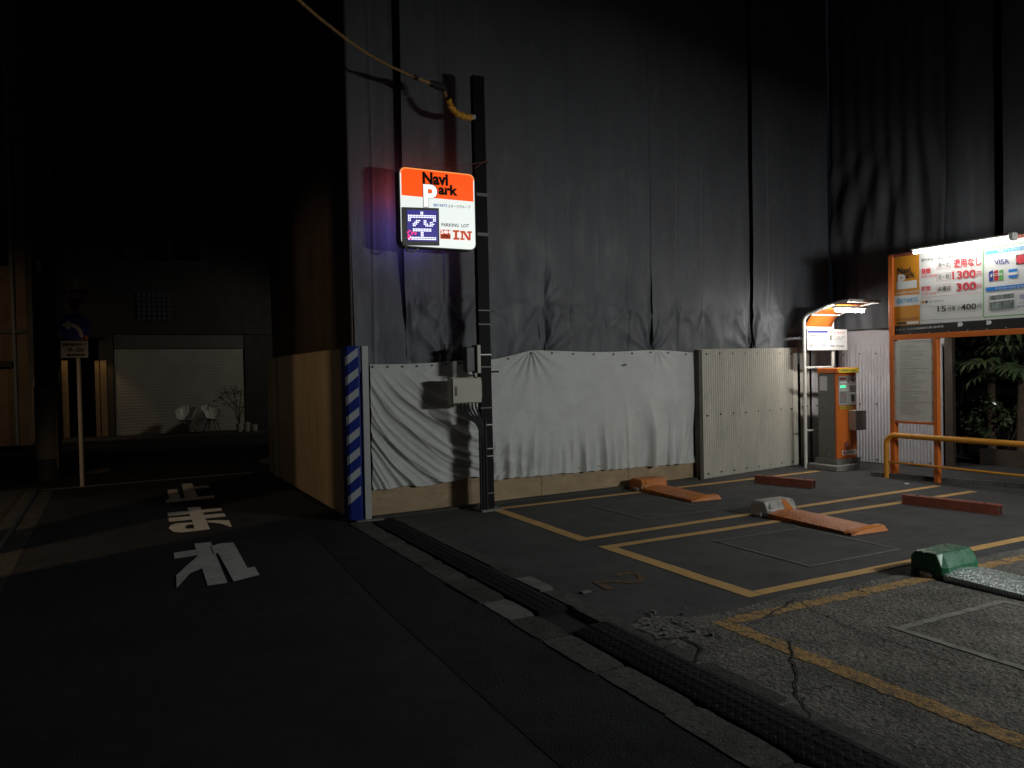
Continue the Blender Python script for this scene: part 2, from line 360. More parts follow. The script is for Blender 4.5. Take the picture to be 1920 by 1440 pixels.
# left road edge: pale concrete gutter and pavement
sheet_poly('gutter', [(-.98, -4), (-.78, -4), (-.78, 13.0), (-.98, 13.0)], .004, m_gut)
b = MB(); b.box(-1.12, -.98, -4, 13.0, -.02, .05, .01); struct(b.build('kerb', m_gut))
sheet_poly('pavement', [(-2.0, -4), (-1.12, -4), (-1.12, 13.1), (-2.0, 13.1)], .03, m_gut)
sheet_poly('pavement', [(-8, -4), (-2.0, -4), (-2.0, 13.1), (-8, 13.1)], .02, m_road)
b = MB(); b.box(-30, 30, 20.9, 22.6, -.02, .12, .015); struct(b.build('pavement', m_kerb3))
# planted strip behind the rear kerb of the lot
b = MB(); b.mesh([(9.58, 7.3, -.01), (10.5, 4.1, -.01), (11.6, 4.1, -.01), (11.6, 7.3, -.01), (9.58, 7.3, .045), (10.5, 4.1, .045), (11.6, 4.1, .045), (11.6, 7.3, .045)],
       [(4, 5, 6, 7), (0, 1, 5, 4), (1, 2, 6, 5), (2, 3, 7, 6), (3, 0, 4, 7)]); struct(b.build('pavement', m_lot))
b = MB(); b.bar((9.56, 7.32, .025), (10.5, 4.1, .025), .11, .07); struct(b.build('kerb', m_kerb1))

# ---------------------------------------------------------------- painted markings
def ribbon(b, pts, w, z, jag=0.):
    P = [Vector((p[0], p[1], 0)) for p in pts]
    L_, R_ = [], []
    for i, p in enumerate(P):
        d = (P[min(i+1, len(P)-1)]-P[max(i-1, 0)]).normalized(); n = Vector((-d.y, d.x, 0))
        ww = w[i] if isinstance(w, (list, tuple)) else w
        j1 = 1+jag*nz(p.x*23, p.y*23, 1); j2 = 1+jag*nz(p.x*23, p.y*23, 7)
        L_.append(p+n*ww/2*j1); R_.append(p-n*ww/2*j2)
    for i in range(len(P)-1):
        b.q((L_[i].x, L_[i].y, z), (R_[i].x, R_[i].y, z), (R_[i+1].x, R_[i+1].y, z), (L_[i+1].x, L_[i+1].y, z))
def sub(a, c, n=24, wob=.006):
    a = Vector(a); c = Vector(c); out = []
    for i in range(n+1):
        p = a.lerp(c, i/n); out.append((p.x + wob*nz(p.x*2.1, p.y*2.1, 4), p.y + wob*nz(p.x*1.7, p.y*2.3, 9)))
    return out
b = MB(); wl = .1
ribbon(b, sub((3.90, 8.0), (3.88, 6.03), 24), .13, .004, .12)
ribbon(b, sub((3.97, 7.96), (9.35, 8.08), 50), wl, .0045, .12)
ribbon(b, sub((3.95, 6.08), (9.42, 6.24), 50), wl, .005, .12)
struct(b.build('bay_marking', m_yel))
b = MB()
ribbon(b, sub((3.90, 5.76), (3.92, 3.93), 24), .13, .004, .12)
ribbon(b, sub((3.97, 5.70), (9.36, 5.74), 50), wl, .0045, .12)
ribbon(b, sub((3.99, 3.98), (9.4, 3.98), 50), wl, .005, .12)
struct(b.build('bay_marking', m_yel))
b = MB()
ribbon(b, sub((3.33, 3.66), (3.33, -1.0), 160), .12, .0085, .3)
ribbon(b, sub((3.40, 3.62), (8.5, 3.56), 200), .11, .0095, .45)
struct(b.build('bay_marking', m_yel2))
def loop(b, x0, x1, y0, y1, z, w=.028):
    ribbon(b, sub((x0, y0), (x1, y0)), w, z, .5); ribbon(b, sub((x1, y0-.02), (x1, y1+.02)), w, z+.0008, .5)
    ribbon(b, sub((x1, y1), (x0, y1)), w, z+.0016, .5); ribbon(b, sub((x0, y1+.06), (x0, y0-.02)), w, z+.0024, .5)
b = MB(); loop(b, 4.95, 5.92, 6.55, 7.5, .004); struct(b.build('loop_cut', m_loop))
b = MB(); loop(b, 4.86, 5.95, 4.3, 5.36, .004); struct(b.build('loop_cut', m_loop))
b = MB(); loop(b, 4.14, 5.2, 1.9, 3.0, .0082, .05); struct(b.build('loop_cut', m_loop2))
b = MB(); ribbon(b, sub((5.92, 7.37), (6.2, 8.2)), .02, .004, .5); ribbon(b, sub((5.95, 5.36), (6.1, 5.8)), .02, .004, .5); struct(b.build('loop_cut', m_loop))
# worn number by the second bay
b = MB(); Z = lambda x, y: G(680+x/3, 960+y/3)
pp = [Z(1425, 362), Z(1450, 350), Z(1490, 345), Z(1545, 347), Z(1572, 368), Z(1560, 390), Z(1500, 398), Z(1440, 394), Z(1370, 393), Z(1310, 397), Z(1345, 412), Z(1390, 438)]
ribbon(b, pp, .06, .004, .3); struct(b.build('painted_number', m_yel3))
# stop lettering on the street, traced stroke by stroke on the ground
Z = lambda x, y: G(100+x/4.174, 860+y/4.174)
def strokes(polys):
    b = MB()
    for i, pl in enumerate(polys):
        pts = [Z(x, y) for x, y in pl]; b.q(*[(p.x, p.y, .004+.0012*i) for p in pts][::-1])
    return struct(b.build('road_lettering', m_wht))
strokes([[(880, 326), (1260, 288), (1266, 309), (882, 348)], [(893, 246), (968, 239), (1006, 335), (908, 344)],
         [(1003, 200), (1085, 195), (1136, 312), (1032, 322)], [(1100, 223), (1215, 213), (1222, 231), (1108, 241)]])
strokes([[(893, 426), (1314, 388), (1322, 409), (896, 453)], [(902, 468), (1338, 430), (1350, 456), (906, 498)],
         [(1048, 387), (1150, 378), (1226, 556), (1105, 572), (1098, 520)],
         [(903, 551), (915, 528), (960, 512), (1086, 502), (1100, 518), (1050, 524), (1030, 540), (1040, 553), (1100, 552), (1112, 571), (1010, 583), (940, 578)],
         [(1192, 492), (1290, 486), (1376, 488), (1398, 540), (1385, 541), (1310, 514), (1214, 504)]])
strokes([[(1103, 668), (1232, 655), (1362, 975), (1208, 998)], [(942, 740), (1125, 714), (1142, 757), (948, 788)],
         [(1142, 757), (1168, 862), (1075, 900), (966, 1018), (962, 918), (1048, 838)],
         [(1236, 690), (1310, 668), (1410, 662), (1520, 862), (1576, 852), (1614, 916), (1412, 968), (1288, 742), (1262, 760)]])
# lines of the junction
b = MB(); ribbon(b, [(-.98, 13.02), (.3, 13.12), (1.2, 13.2), (2.4, 13.24)], .17, .004, .1); struct(b.build('stop_line', m_wht2))
b = MB()
ribbon(b, [(-2.2, 17.5), (-.9, 17.75), (.2, 17.85), (1.3, 17.6)], .13, .004, .2)
ribbon(b, [(-1.0, 15.9), (-.5, 15.8)], .3, .004, .1)
def crescent(b, c, rx, ry, z):
    b.q(*[(c[0]+rx*math.cos(a*math.pi/8), c[1]+ry*math.sin(a*math.pi/8), z) for a in range(16)])
crescent(b, (-.35, 15.25), .3, .5, .005); crescent(b, (2.62, 14.75), .25, .6, .005)
ribbon(b, [(-.95, 15.85), (-.6, 15.75), (-.2, 15.5)], .1, .007)
struct(b.build('street_marking', m_wht2))
# cracks in the old slab
def crack(pts, w):
    b = MB(); out = []
    for i in range(len(pts)-1):
        a, c = Vector(pts[i]), Vector(pts[i+1])
        for t in range(7):
            p = a.lerp(c, t/7); out.append((p.x+.02*nz(p.x*14, p.y*14, 2), p.y+.02*nz(p.x*14, p.y*14, 6)))
    out.append(pts[-1]); ww = [w*(.55+.9*abs(nz(i*.6, 2))) for i in range(len(out))]; ww[-1] = .001
    ribbon(b, out, ww, .0115); struct(b.build('pavement_crack', m_crack))
g = lambda x, y: tuple(G(1100+x/2.341, 1080+y/2.341)[:2])
crack([g(895, 290), g(900, 380), g(920, 440), g(915, 520), g(950, 570), g(970, 620), g(955, 665)], .014)
crack([g(910, 110), g(880, 135), g(820, 165), g(780, 190)], .02)
crack([g(940, 120), g(980, 150), g(1060, 185), g(1130, 220), g(1210, 260), g(1330, 290), g(1420, 320), g(1560, 370), g(1640, 400)], .011)
crack([g(1170, 60), g(1190, 72), g(1225, 76)], .014)
crack([g(215, 240), g(280, 262), g(300, 290), g(350, 282), g(420, 278), g(470, 300), g(500, 330), g(470, 400)], .024)
crack([g(380, 205), g(450, 240), g(540, 240), g(600, 290)], .014)
crack([g(250, 300), g(330, 330), g(400, 300)], .02)
crack([g(915, 520), g(1010, 500), g(1100, 490)], .006)
crack([g(720, 470), g(800, 430), g(880, 440)], .006)
crack([g(1190, 250), g(1330, 330), g(1400, 420)], .006)
# loose broken pieces by the drain
random.seed(21); b = MB()
for k in range(70):
    cx, cy = 2.86+abs(random.gauss(0, .22)), 3.78+random.gauss(0, .13)
    if cx < 2.72: continue
    q = random.uniform(.003, .009) if k % 12 else random.uniform(.012, .022); a0 = random.random()*6; pts = []
    for t_ in range(6): a = a0+t_*math.pi/3; w_ = q*random.uniform(.6, 1.1); pts.append((cx+w_*math.cos(a), cy+w_*math.sin(a), .004))
    b.prism(pts, (0, 0, q*.7+.004))
struct(b.build('rubble', m_kerb2), 'stuff')

# ---------------------------------------------------------------- rubber kerb ramps
def ramp(y0, y1, x0, x1, h, label):
    t = thing('kerb_ramp', label, 'kerb ramp', ((x0+x1)/2, y1, 0), 'black kerb ramps in the gutter')
    n = max(1, round((y0-y1)/.6)); L_ = (y0-y1)/n
    for i in range(n):
        b = MB(); a, c = y1+i*L_+.006, y1+(i+1)*L_-.006
        prof = [(x0, -.015), (x0, .008), (x0+.05, h*.55), (x0+.12, h*.9), (x1-.05, h), (x1-.015, h*.85), (x1, .0), (x1, -.015)]
        m_ = len(prof); vs = [(x, a, z) for x, z in prof] + [(x, c, z) for x, z in prof]
        b.mesh(vs, [tuple(range(m_)), tuple(range(m_, 2*m_))[::-1]] + [(k, k+m_, (k+1) % m_+m_, (k+1) % m_) for k in range(m_)])
        b.build('ramp_block', m_ramp, t)
ramp(7.95, 4.38, 2.45, 2.67, .028, 'long low black rubber kerb ramp running up to the striped corner post')
ramp(3.95, .6, 2.44, 2.71, .038, 'thick black diamond-patterned kerb ramp beside the cracked concrete')

# ---------------------------------------------------------------- street-side hoarding
fx = 2.275
hf = thing('hoarding_fence', 'tan steel panel hoarding along the narrow street', 'fence', (fx, 10.6, 0))
ys = [8.42, 9.3, 10.2, 11.15, 12.1, 13.1]
for i in range(5):
    b = MB(); j = .003*nz(i*2.3); b.box(fx+j, fx+.03+j, ys[i]+.007, ys[i+1]-.007, .01, 1.885+.006*nz(i*3.1), .004); b.build('fence_panel', m_fence, hf)
b = MB(); b.bar((fx+.05, 8.4, 1.6), (fx+.05, 13.1, 1.6), .04, .05); b.bar((fx+.05, 8.4, .5), (fx+.05, 13.1, .5), .04, .05); b.build('rail', m_brown, hf)
b = MB(); b.box(fx-.012, fx-.001, 12.25, 12.5, .01, 1.87); b.build('cover_strip', m_wpost, hf)
cp = thing('corner_post', 'pale corner post with blue and white striped guard at the end of the hoarding', 'post', (2.4, 8.17, 0))
b = MB(); b.box(2.41, 2.482, 8.14, 8.2, 0, 1.9, .004); b.build('post', m_wpost, cp)
b = MB(); b.prism([(2.255, 8.42, .015), (2.235, 8.19, .015), (2.26, 8.165, .015), (2.368, 8.142, .015), (2.385, 8.15, .015), (2.4, 8.19, .015), (2.29, 8.42, .015)], (0, 0, 1.885)); guard = b.build('corner_guard', m_tape, cp)
b = MB(); nst = 8
for i in range(nst):
    z0 = .20 + i*.215
    b = MB(); b.mesh([(2.236, 8.185, z0-.02), (2.2595, 8.1635, z0), (2.3675, 8.1405, z0+.09), (2.3675, 8.1405, z0+.18), (2.2595, 8.1635, z0+.095), (2.236, 8.185, z0+.075)], [(0, 1, 4, 5), (1, 2, 3, 4)])
    b.build('white_stripe', m_tapew, guard)
b = MB(); b.box(2.3, 2.6, 8.08, 8.24, -.005, .012, .004); b.build('base_plate', m_conc, cp)

# plywood base boards along the rear of the lot
pb = thing('base_board', 'low tan boards under the white tarps', 'board', (4.9, 8.35, 0))
def wy(x): return 8.24 + (x-2.5)*.058     # the line of the rear hoarding
xs = [2.50, 3.75, 4.75, 6.15, 7.36]
for i in range(4):
    b = MB(); y0, y1 = wy(xs[i]), wy(xs[i+1]); z1 = [.37, .33, .31, .33][i]
    b.mesh([(xs[i]+.003, y0, 0), (xs[i+1]-.003, y1, 0), (xs[i+1]-.003, y1+.02, 0), (xs[i]+.003, y0+.02, 0),
            (xs[i]+.003, y0, z1), (xs[i+1]-.003, y1, z1), (xs[i+1]-.003, y1+.02, z1), (xs[i]+.003, y0+.02, z1)],
           [(3,2,1,0),(4,5,6,7),(0,1,5,4),(1,2,6,5),(2,3,7,6),(3,0,4,7)])
    b.build('board', m_ply, pb)
b = MB(); b.bar((2.5, wy(2.5)-.06, .012), (7.36, wy(7.36)-.05, .012), .10, .03); b.build('footing', m_kerb3, pb)
b = MB(); b.bar((4.9, wy(4.9)-.012, .325), (5.75, wy(5.75)-.012, .325), .02, .015); b.build('batten', m_ply, pb)

# ---------------------------------------------------------------- white tarps
def tarpL(u, v):
    x = 2.52 + u*(3.86-2.52); top = 1.70 - .02*math.sin(math.pi*u) + .05*u; bot = .315 + .03*u + .012*math.sin(9*u)
    z = top + (bot-top)*v
    X = u*1.34; Zd = (1-v)*1.38
    h = .95*(1-math.exp(-X/.62)) + .16*X
    ph = Zd + h + .05*nz(X*2.2, Zd*2.2)
    amp = .034*smooth01(v*2.6)*(1-.55*smooth01((u-.55)/.5)*(1-v))*(0.25+.75*smooth01((1.62-(Zd+h*.35))*1.5+.2))
    w = 1.25*ridge(ph*10.5+.9*nz(ph*3, 1), 1.7) + .65*ridge(ph*19+1.2*nz(X*1.5, Zd*2, 2), 1.8) - .5
    d = amp*w + .010*nz(X*7, Zd*7, 3)*v + .012*math.sin(ph*52+X*3)*smooth01((v-.3)*2)*.5
    y = wy(x) - .035 - d - .02*math.sin(math.pi*u)*(1-v)
    return (x, y, z - .02*abs(math.sin(u*math.pi*3.2))*(v > .97))
t = thing('white_tarp', 'white tarp with long diagonal folds, between the striped post and the pole', 'tarp', (3.2, 8.25, 0), 'white tarps over the hoarding')
b = MB(); b.grid(tarpL, 150, 150); b.build('cloth', m_tarp, t, smooth='all')
def eyelets(t, fn, us, v=.02):
    for u in us:
        b = MB(); p = Vector(fn(u, v)); b.tube([p+Vector((0, -.012, 0)), p+Vector((0, .004, 0))], .013, 8); b.build('eyelet', m_dgrey, t)
eyelets(t, tarpL, (.02, .15, .28, .41, .55, .68, .82))
RX0, RX1 = 3.90, 7.33
def tarpR(u, v):
    x = RX0 + u*(RX1-RX0)
    top = 1.735 + .10*smooth01(u/.22) + .015*math.sin(u*9) - .035*smooth01((u-.75)/.25) - .02*math.sin(min(u, .22)/.22*math.pi)
    bot = .30 - .06*u + .015*nz(u*14, 2)
    if u < .12: bot += -.02*(1-u/.12)
    z = top + (bot-top)*v; X = u*3.43; D = (top-z)
    d = 0
    # gather under the tie
    for cx, k, A in ((.70, 15, .028), (2.75, 11, .010)):
        dx = X-cx; r_ = math.hypot(dx, D+.015); th = math.atan2(dx, D+.02)
        d += A*math.cos(th*k+1.3)*math.exp(-r_/.26)*smooth01(r_/.05)
    # long vertical folds rising from the bottom hem
    m1 = smooth01((v-.42-.14*math.sin(X*1.9+.5))*1.9); m2 = smooth01((X-1.9)/.5)
    xf = X - .33*(1-v)*(X-2.6)*m2
    k_ = math.sin(xf*17+2.2*nz(xf*1.3, v*.9)); d += .022*m1*math.copysign(abs(k_)**.8, k_) * (.40+.9*m2) + .040*m1*(ridge(xf*8.5+1.3*nz(xf*1.4, v*1.2, 3), 1.8)-.3)*(.5+.7*m2) + .024*smooth01((v-.5)*2.4)*(ridge(xf*17+2*nz(xf*1.2, v*1.5, 6), 1.6)-.3)
    d += .019*smooth01((v-.6)*2.2)*math.sin(xf*39+3*nz(xf*2, v*2))
    d += .042*m2*smooth01((v-.25)*2)*math.sin((xf+.10*v)*12+1)
    # sag lines at the left end
    m3 = (1-smooth01((X-.1)/.9)); ph = D + .75*(1-math.exp(-X/.5)); d += .022*m3*smooth01((v-.5)*2)*math.sin(ph*30)
    d += .007*nz(X*4, D*4, 8) + .016*nz(X*.9, D*.9, 5)
    return (x, wy(x) - .045 - max(d, -.03), z)
t = thing('white_tarp', 'wide white tarp hanging slack, between the pole and the corrugated panel', 'tarp', (5.6, 8.4, 0), 'white tarps over the hoarding')
b = MB(); b.grid(tarpR, 420, 120); b.build('cloth', m_tarp, t, smooth='all')
eyelets(t, tarpR, [.015+.094*i for i in range(11)])
b = MB()
p = Vector(tarpR(.62, .02)); 
b.mesh([p+Vector((0, -.022, -.14)), p+Vector((.06, -.022, -.13)), p+Vector((.07, -.022, -.155)), p+Vector((.01, -.022, -.165))], [(0, 1, 2, 3)])
b.build('stain', m_dgrey, t)

# ---------------------------------------------------------------- scaffold sheets above
def sy(x): return 8.285 + .05*smooth01((x-4)/2) + (x-2.4)*.058 + .10*smooth01((x-6.6)/.8)
SZ0, SZ1 = 1.62, 9.2
def sheet(name, label, xa, xb, seams, ties, mat, amp=1., seed=0, edgefold=0, lift=0, bot=SZ0, nu=None, grp='grey sheets over the scaffold'):
    W_ = xb-xa; nu = nu or int(W_*62)
    def fn(u, v):
        x = xa + u*W_; z = bot + (SZ1-bot)*v**1.15
        hgt = z-1.7; low = math.exp(-max(0, hgt)/.75)
        d = .035*nz(x*1.3, z*.35, 2) + .014*nz(x*4.5, z*.7, 5)*amp
        for s_ in seams:        # stitched seams: thin ridges
            q = (x-s_-.012*math.sin(z*1.3+s_))/.014; d += .013*math.exp(-q*q)*(1 if hgt < 3.4 else .55)
            q2 = (x-s_)/.11; d -= .008*math.exp(-q2*q2)
        for tx, tz, A in ties:    # folds radiating up from the tie points
            dx = x-tx; dz = z-tz+.02; r_ = math.hypot(dx, dz*.8); th = math.atan2(dx, max(dz, .001))
            c_ = math.cos(th*9.5+seed*1.7+.9*nz(r_*2, seed)); c_ = c_*abs(c_)**.3 if c_ > 0 else c_*.45
            d += A*.060*c_*smooth01(r_/.12)*math.exp(-r_/.62)*(.55+.45*math.cos(th*1.2))
            d -= A*.05*math.exp(-(dx*dx)/.004)*math.exp(-max(0, dz)/.9)*1.0
        # diagonal drag wrinkles in the lowest metre
        if xb > 4.2:
            q = (z-2.44-.02*math.sin(x*2.1))/.012; d += .009*math.exp(-q*q)
            if z < 2.5:
                for s_ in list(seams)+[xa+.05, xb-.05]:
                    dx, dz = x-s_-.05*nz(s_*5), 2.47-z; r_ = math.hypot(dx, dz)
                    if r_ < 1.1: th = math.atan2(dx, max(dz, .01)); d += .050*ridge(th*3.6+s_*3+.5*nz(r_*4, s_*3), 2)*smooth01(r_/.12)*math.exp(-r_/.42)*smooth01((2.5-z)/.15)
        k_ = math.sin((x+.42*(z-1.7))*11+2.5*nz(x*1.5, z*1.2, seed+1)); d += amp*.013*low*math.copysign(abs(k_)**.8, k_)
        k_ = math.sin((x-.38*(z-1.7))*19+2*nz(x*2, z, seed+6)); d += amp*.018*low*k_*smooth01(nz(x*1.3, z*.9, seed+4)*2+.4)
        d += amp*.004*nz(x*12, z*2, seed+5)*(.3+low)
        if edgefold: # one edge rolls back
            e = smooth01((x-(xb-.28))/.20) if edgefold > 0 else smooth01(((xa+.10)-x)/.10); d -= .11*e*smooth01((z-2.0)/1.2)
        return (x, sy(x)-d-lift, z)
    t = thing(name, label, 'scaffold sheet', ((xa+xb)/2, sy(xa), bot), grp)
    b = MB(); b.grid(fn, nu, 150); b.build('cloth', mat, t, smooth='all')
    for tx, tz, A in ties:
        if A > .5: b = MB(); b.tube([(tx, sy(tx)-.03, tz+.18), (tx+.008, sy(tx)-.05, tz+.06), (tx, sy(tx)-.06, tz-.02)], .009, 6); b.build('tie_cord', m_black, t)
    return t
def sx_(px, y=400): return AY(px, y, 8.5).x
X1, X2, X3, X4, X5 = AY(762, 400, 8.35).x, sx_(1007), sx_(1233), sx_(1434), 10.56
sheet('scaffold_sheet', 'narrow grey scaffold sheet above the striped post, glowing red and blue beside the lit sign', 2.36, X1+.04, [2.62], [], m_sheet, .7, 1, edgefold=1)
sheet('scaffold_sheet', 'grey scaffold sheet directly behind the lit parking sign and the pole', X1-.05, X2+.03, [X1+.45, X1+.92], [(3.45, 1.75, .7), (3.42, 3.0, .35)], m_sheet, 1.1, 4, lift=.015)
sheet('scaffold_sheet', 'grey scaffold sheet above the wide white tarp, first one past the pole', X2-.06, X3+.06, [X2+(X3-X2)*k/4 for k in (1, 2, 3)], [(X2+.01, 1.80, 1), (X3-.1, 1.8, 1), (X2+.05, 2.5, .3)], m_sheet, 1, 9, lift=.0)
sheet('scaffold_sheet', 'grey scaffold sheet above the meeting of the white tarp and corrugated panel', X3-.06, X4-.02, [X3+(X4-X3)*k/4 for k in (1, 2)], [(X3-.10, 1.8, 1), (X4-.05, 1.85, .9)], m_sheet, 1, 14, lift=.004)
sheet('scaffold_sheet', 'grey scaffold sheet behind the payment shelter, last before the dark folds', X4+.02, X5, [X4+.35], [(X4+.02, 1.85, .8), (X4+.75, 2.1, .5)], m_sheet, 1, 21, lift=.05)
b = MB(); b.box(2.5, 10.4, 9.25, 9.4, 1.0, 9.3); struct(b.build('wall', m_black))   # the wrapped building behind the sheets
# street side sheet above the hoarding
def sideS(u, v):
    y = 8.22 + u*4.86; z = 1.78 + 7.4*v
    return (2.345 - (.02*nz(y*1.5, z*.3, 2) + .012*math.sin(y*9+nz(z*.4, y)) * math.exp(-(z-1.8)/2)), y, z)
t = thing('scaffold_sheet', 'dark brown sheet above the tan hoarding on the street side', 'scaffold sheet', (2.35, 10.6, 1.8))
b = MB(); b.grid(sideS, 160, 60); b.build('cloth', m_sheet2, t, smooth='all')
t = tag(MB().build('x', m_black), '', '') if False else None
b = MB(); b.tube([(2.33, 8.23, 1.85+.37*i) for i in range(21)], .016, 8); o = b.build('scaffold_pole', m_brown)
tag(o, 'thin dark upright tube at the corner of the wrapped scaffold', 'pole')
# folded sheets round the corner, above the payment area
def sheetside(label, y0, y1, xo, bot, top, nf, A, seed, apex=None):
    def fn(u, v):
        y = y0 + (y1-y0)*u; z = bot + (top-bot)*v
        s_ = (y0-y)
        if apex:
            dy, dz = y-apex[0], apex[1]-z; th = math.atan2(dy, max(dz+1.1, .6)); rr = math.hypot(dy, dz)
            w = math.sin(th*26+1.5*nz(rr*.8, th*2, seed)); w = math.copysign(abs(w)**.75, w)
            d = A*w*smooth01((dz+.4)/1.2)*min(1, .3+rr*.5) +   .011*math.sin(s_*23+2*nz(s_, z*.4)) + .05*nz(s_*1.4, z*.25, seed+2) + .008*nz(s_*7, z*1.5, seed)
            return (xo - d, y, z)
        ph = s_*nf
        w = math.sin(ph + 1.3*nz(s_*2, z*.3, seed)); w = math.copysign(abs(w)**.7, w)
        d = A*w + .03*nz(s_*1.2, z*.4, seed+2) + .01*nz(s_*7, z*1.5, seed)
        return (xo - d, y, z)
    t = thing('scaffold_sheet', label, 'scaffold sheet', (xo, (y0+y1)/2, bot), 'folded sheets on the side scaffold')
    b = MB(); b.grid(fn, int(abs(y1-y0)*90), 90); b.build('cloth', m_sheet, t, smooth='all')
sheetside('dark sheet gathered into steep diagonal folds behind the shelter roof', 8.95, 6.95, 10.74, 2.15, 9.2, 16, .034, 3, (AX(1706, 250, 10.7).y, AX(1706, 250, 10.7).z))
sheetside('smooth dark sheet above the middle of the price board', 7.25, AX(1862, 300, 10.9).y, 10.9, 2.6, 9.2, 5, .03, 8)
sheetside('smooth dark sheet above the lit end of the price board, right of a black gap', AX(1880, 300, 10.8).y, 3.9, 10.8, 2.6, 9.2, 4, .03, 12)

# ---------------------------------------------------------------- corrugated panels
def corr(name, label, a, c, z0a, z1a, z0b, z1b, mat, per=.05, amp=.009, rows=(), group=None, grp=None):
    a, c = Vector((*a, 0)), Vector((*c, 0)); L_ = (c-a).length; d = (c-a)/L_; n = Vector((d.y, -d.x, 0))
    t = thing(name, label, 'panel', a.lerp(c, .5), grp)
    N = int(L_/per*6)
    def fn(u, v):
        p = a.lerp(c, u) + n*amp*math.sin(u*L_/per*2*math.pi)
        zb = z0a+(z0b-z0a)*u; zt = z1a+(z1b-z1a)*u + .003*nz(u*30)
        return (p.x, p.y, zb+(zt-zb)*v)
    b = MB(); b.grid(fn, N, 2)
    b.build('corrugated_sheet', mat, t, smooth='all')
    for zf in rows:
        k = max(2, int(L_/.27))
        for i in range(k):
            b = MB()
            u = (i+.35)/k; p = a.lerp(c, u); z = z0a+(z1a-z0a)*zf + .012*nz(i*2.2, zf*9)
            b.tube([p+n*.004+Vector((0, 0, z)), p+n*.024+Vector((0, 0, z))], .012, 7); b.build('screw', m_dgrey, t)
    return t
corr('corrugated_panel', 'white corrugated panel standing between the wide tarp and the payment shelter', (7.40, 8.40), (9.72, 8.78), .01, 1.85, .01, 1.875, m_corr, amp=.022, rows=(.035, .49, .965))
b = MB(); b.box(7.33, 7.392, 8.37, 8.47, 0, 1.84); tag(b.build('edge_post', m_brown), 'dark brown upright at the edge of the corrugated panel', 'post')
corr('corrugated_panel', 'narrow corrugated strip with a dark joint just left of the shelter post', (9.80, 8.80), (10.02, 8.81), .01, 1.89, .01, 1.89, m_corr, rows=(.035, .49))
corr('corrugated_panel', 'shaded corrugated panel behind the payment machine', (10.06, 8.80), (10.70, 8.84), .01, 1.9, .01, 1.9, m_corr2, rows=(.49,))
wt = AX(1630, 617, 10.72).z; wm = AX(1630, 648, 10.72).z
corr('corrugated_panel', 'pale corrugated wall panel between the payment machine and the price board', (10.72, 8.82), (11.03, 7.22), .01, wm, .01, wm, m_corr2, rows=(.03, .5, .93))
b = MB(); b.mesh([(10.755, 8.8, wm-.05), (11.06, 7.2, wm-.05), (11.06, 7.2, wt), (10.755, 8.8, wt), (10.775, 8.8, wm-.05), (11.08, 7.2, wm-.05), (11.08, 7.2, wt), (10.775, 8.8, wt)],
                 [(0,1,2,3),(7,6,5,4),(3,2,6,7),(0,3,7,4),(1,5,6,2),(0,4,5,1)])
tag(b.build('wall_panel', m_corr2), 'smooth pale panel above the corrugated wall', 'panel')
b = MB(); b.box(11.05, 11.12, 7.08, 7.2, 0, 2.4); tag(b.build('edge_post', m_brown), 'dark post at the end of the corrugated wall', 'post')
b = MB(); b.box(13.2, 13.4, 2, 9.4, 0, 12); struct(b.build('wall', m_black))  # black backdrop stands in for the shade of the void behind the planting
b = MB(); b.box(11.65, 11.75, 2.5, 7.05, 0, .28); tag(b.build('low_wall', m_brown), 'low dark wall in front of the planting', 'wall')
sheet_poly('soil', [(11.7, 2), (13.2, 2), (13.2, 9), (11.7, 9)], .1, m_soil)

# ---------------------------------------------------------------- black pole with boxes
pl = thing('sign_pole', 'black square steel pole standing between the two white tarps', 'pole', (3.8, 8.0, 0))
b = MB(); b.mesh([(3.735, 7.94, 0), (3.878, 7.94, 0), (3.878, 8.02, 0), (3.735, 8.02, 0), (3.715, 7.94, 4.96), (3.855, 7.94, 4.96), (3.855, 8.02, 4.96), (3.715, 8.02, 4.96)],
       [(3,2,1,0),(4,5,6,7),(0,1,5,4),(1,2,6,5),(2,3,7,6),(3,0,4,7)]); b.build('shaft', m_pole, pl)
for py in (665, 688, 765, 797, 842, 856, 926, 582, 608):
    z = AY(905, py, 7.94).z; b = MB(); x0 = 3.735-.02*z/4.96
    b.box(x0-.006, x0+.149, 7.932, 8.028, z-.006, z+.006); b.build('strap', m_strap if py in (856, 842, 665, 797) else m_grey, pl)
b = MB(); b.box(3.68, 3.95, 7.86, 8.15, -.01, .02, .006); b.build('footing', m_conc, pl)
for i, dx in enumerate((0, .035, .07)):
    b = MB(); b.tube([(3.70+dx, 7.925-.006*i, .02), (3.70+dx, 7.92, .1), (3.70+dx, 7.92, 1.05)], .016, 8); b.build('conduit', m_cable, pl)
jb = thing('junction_box', 'cream electrical box on the left side of the black pole', 'electrical box', (3.5, 7.85, 1.39))
bx0, bx1 = AY(847, 732, 7.84).x, 3.70
zt, zb = AY(860, 708, 7.84).z, AY(860, 757, 7.84).z
b = MB(); b.box(bx0, bx1, 7.862, 7.975, zb, zt, .006); b.build('case', m_box, jb)
b = MB(); b.box(bx0+.015, bx1-.005, 7.842, 7.861, zb+.008, zt-.008, .004); dr = b.build('door', m_box, jb)
b = MB(); b.box(bx0+.04, bx0+.065, 7.835, 7.8415, zb+.09, zb+.19); b.build('handle', m_dgrey, dr)
b = MB(); b.box(bx1, 3.74, 7.92, 7.96, zb+.05, zt-.05); b.build('bracket', m_grey, jb)
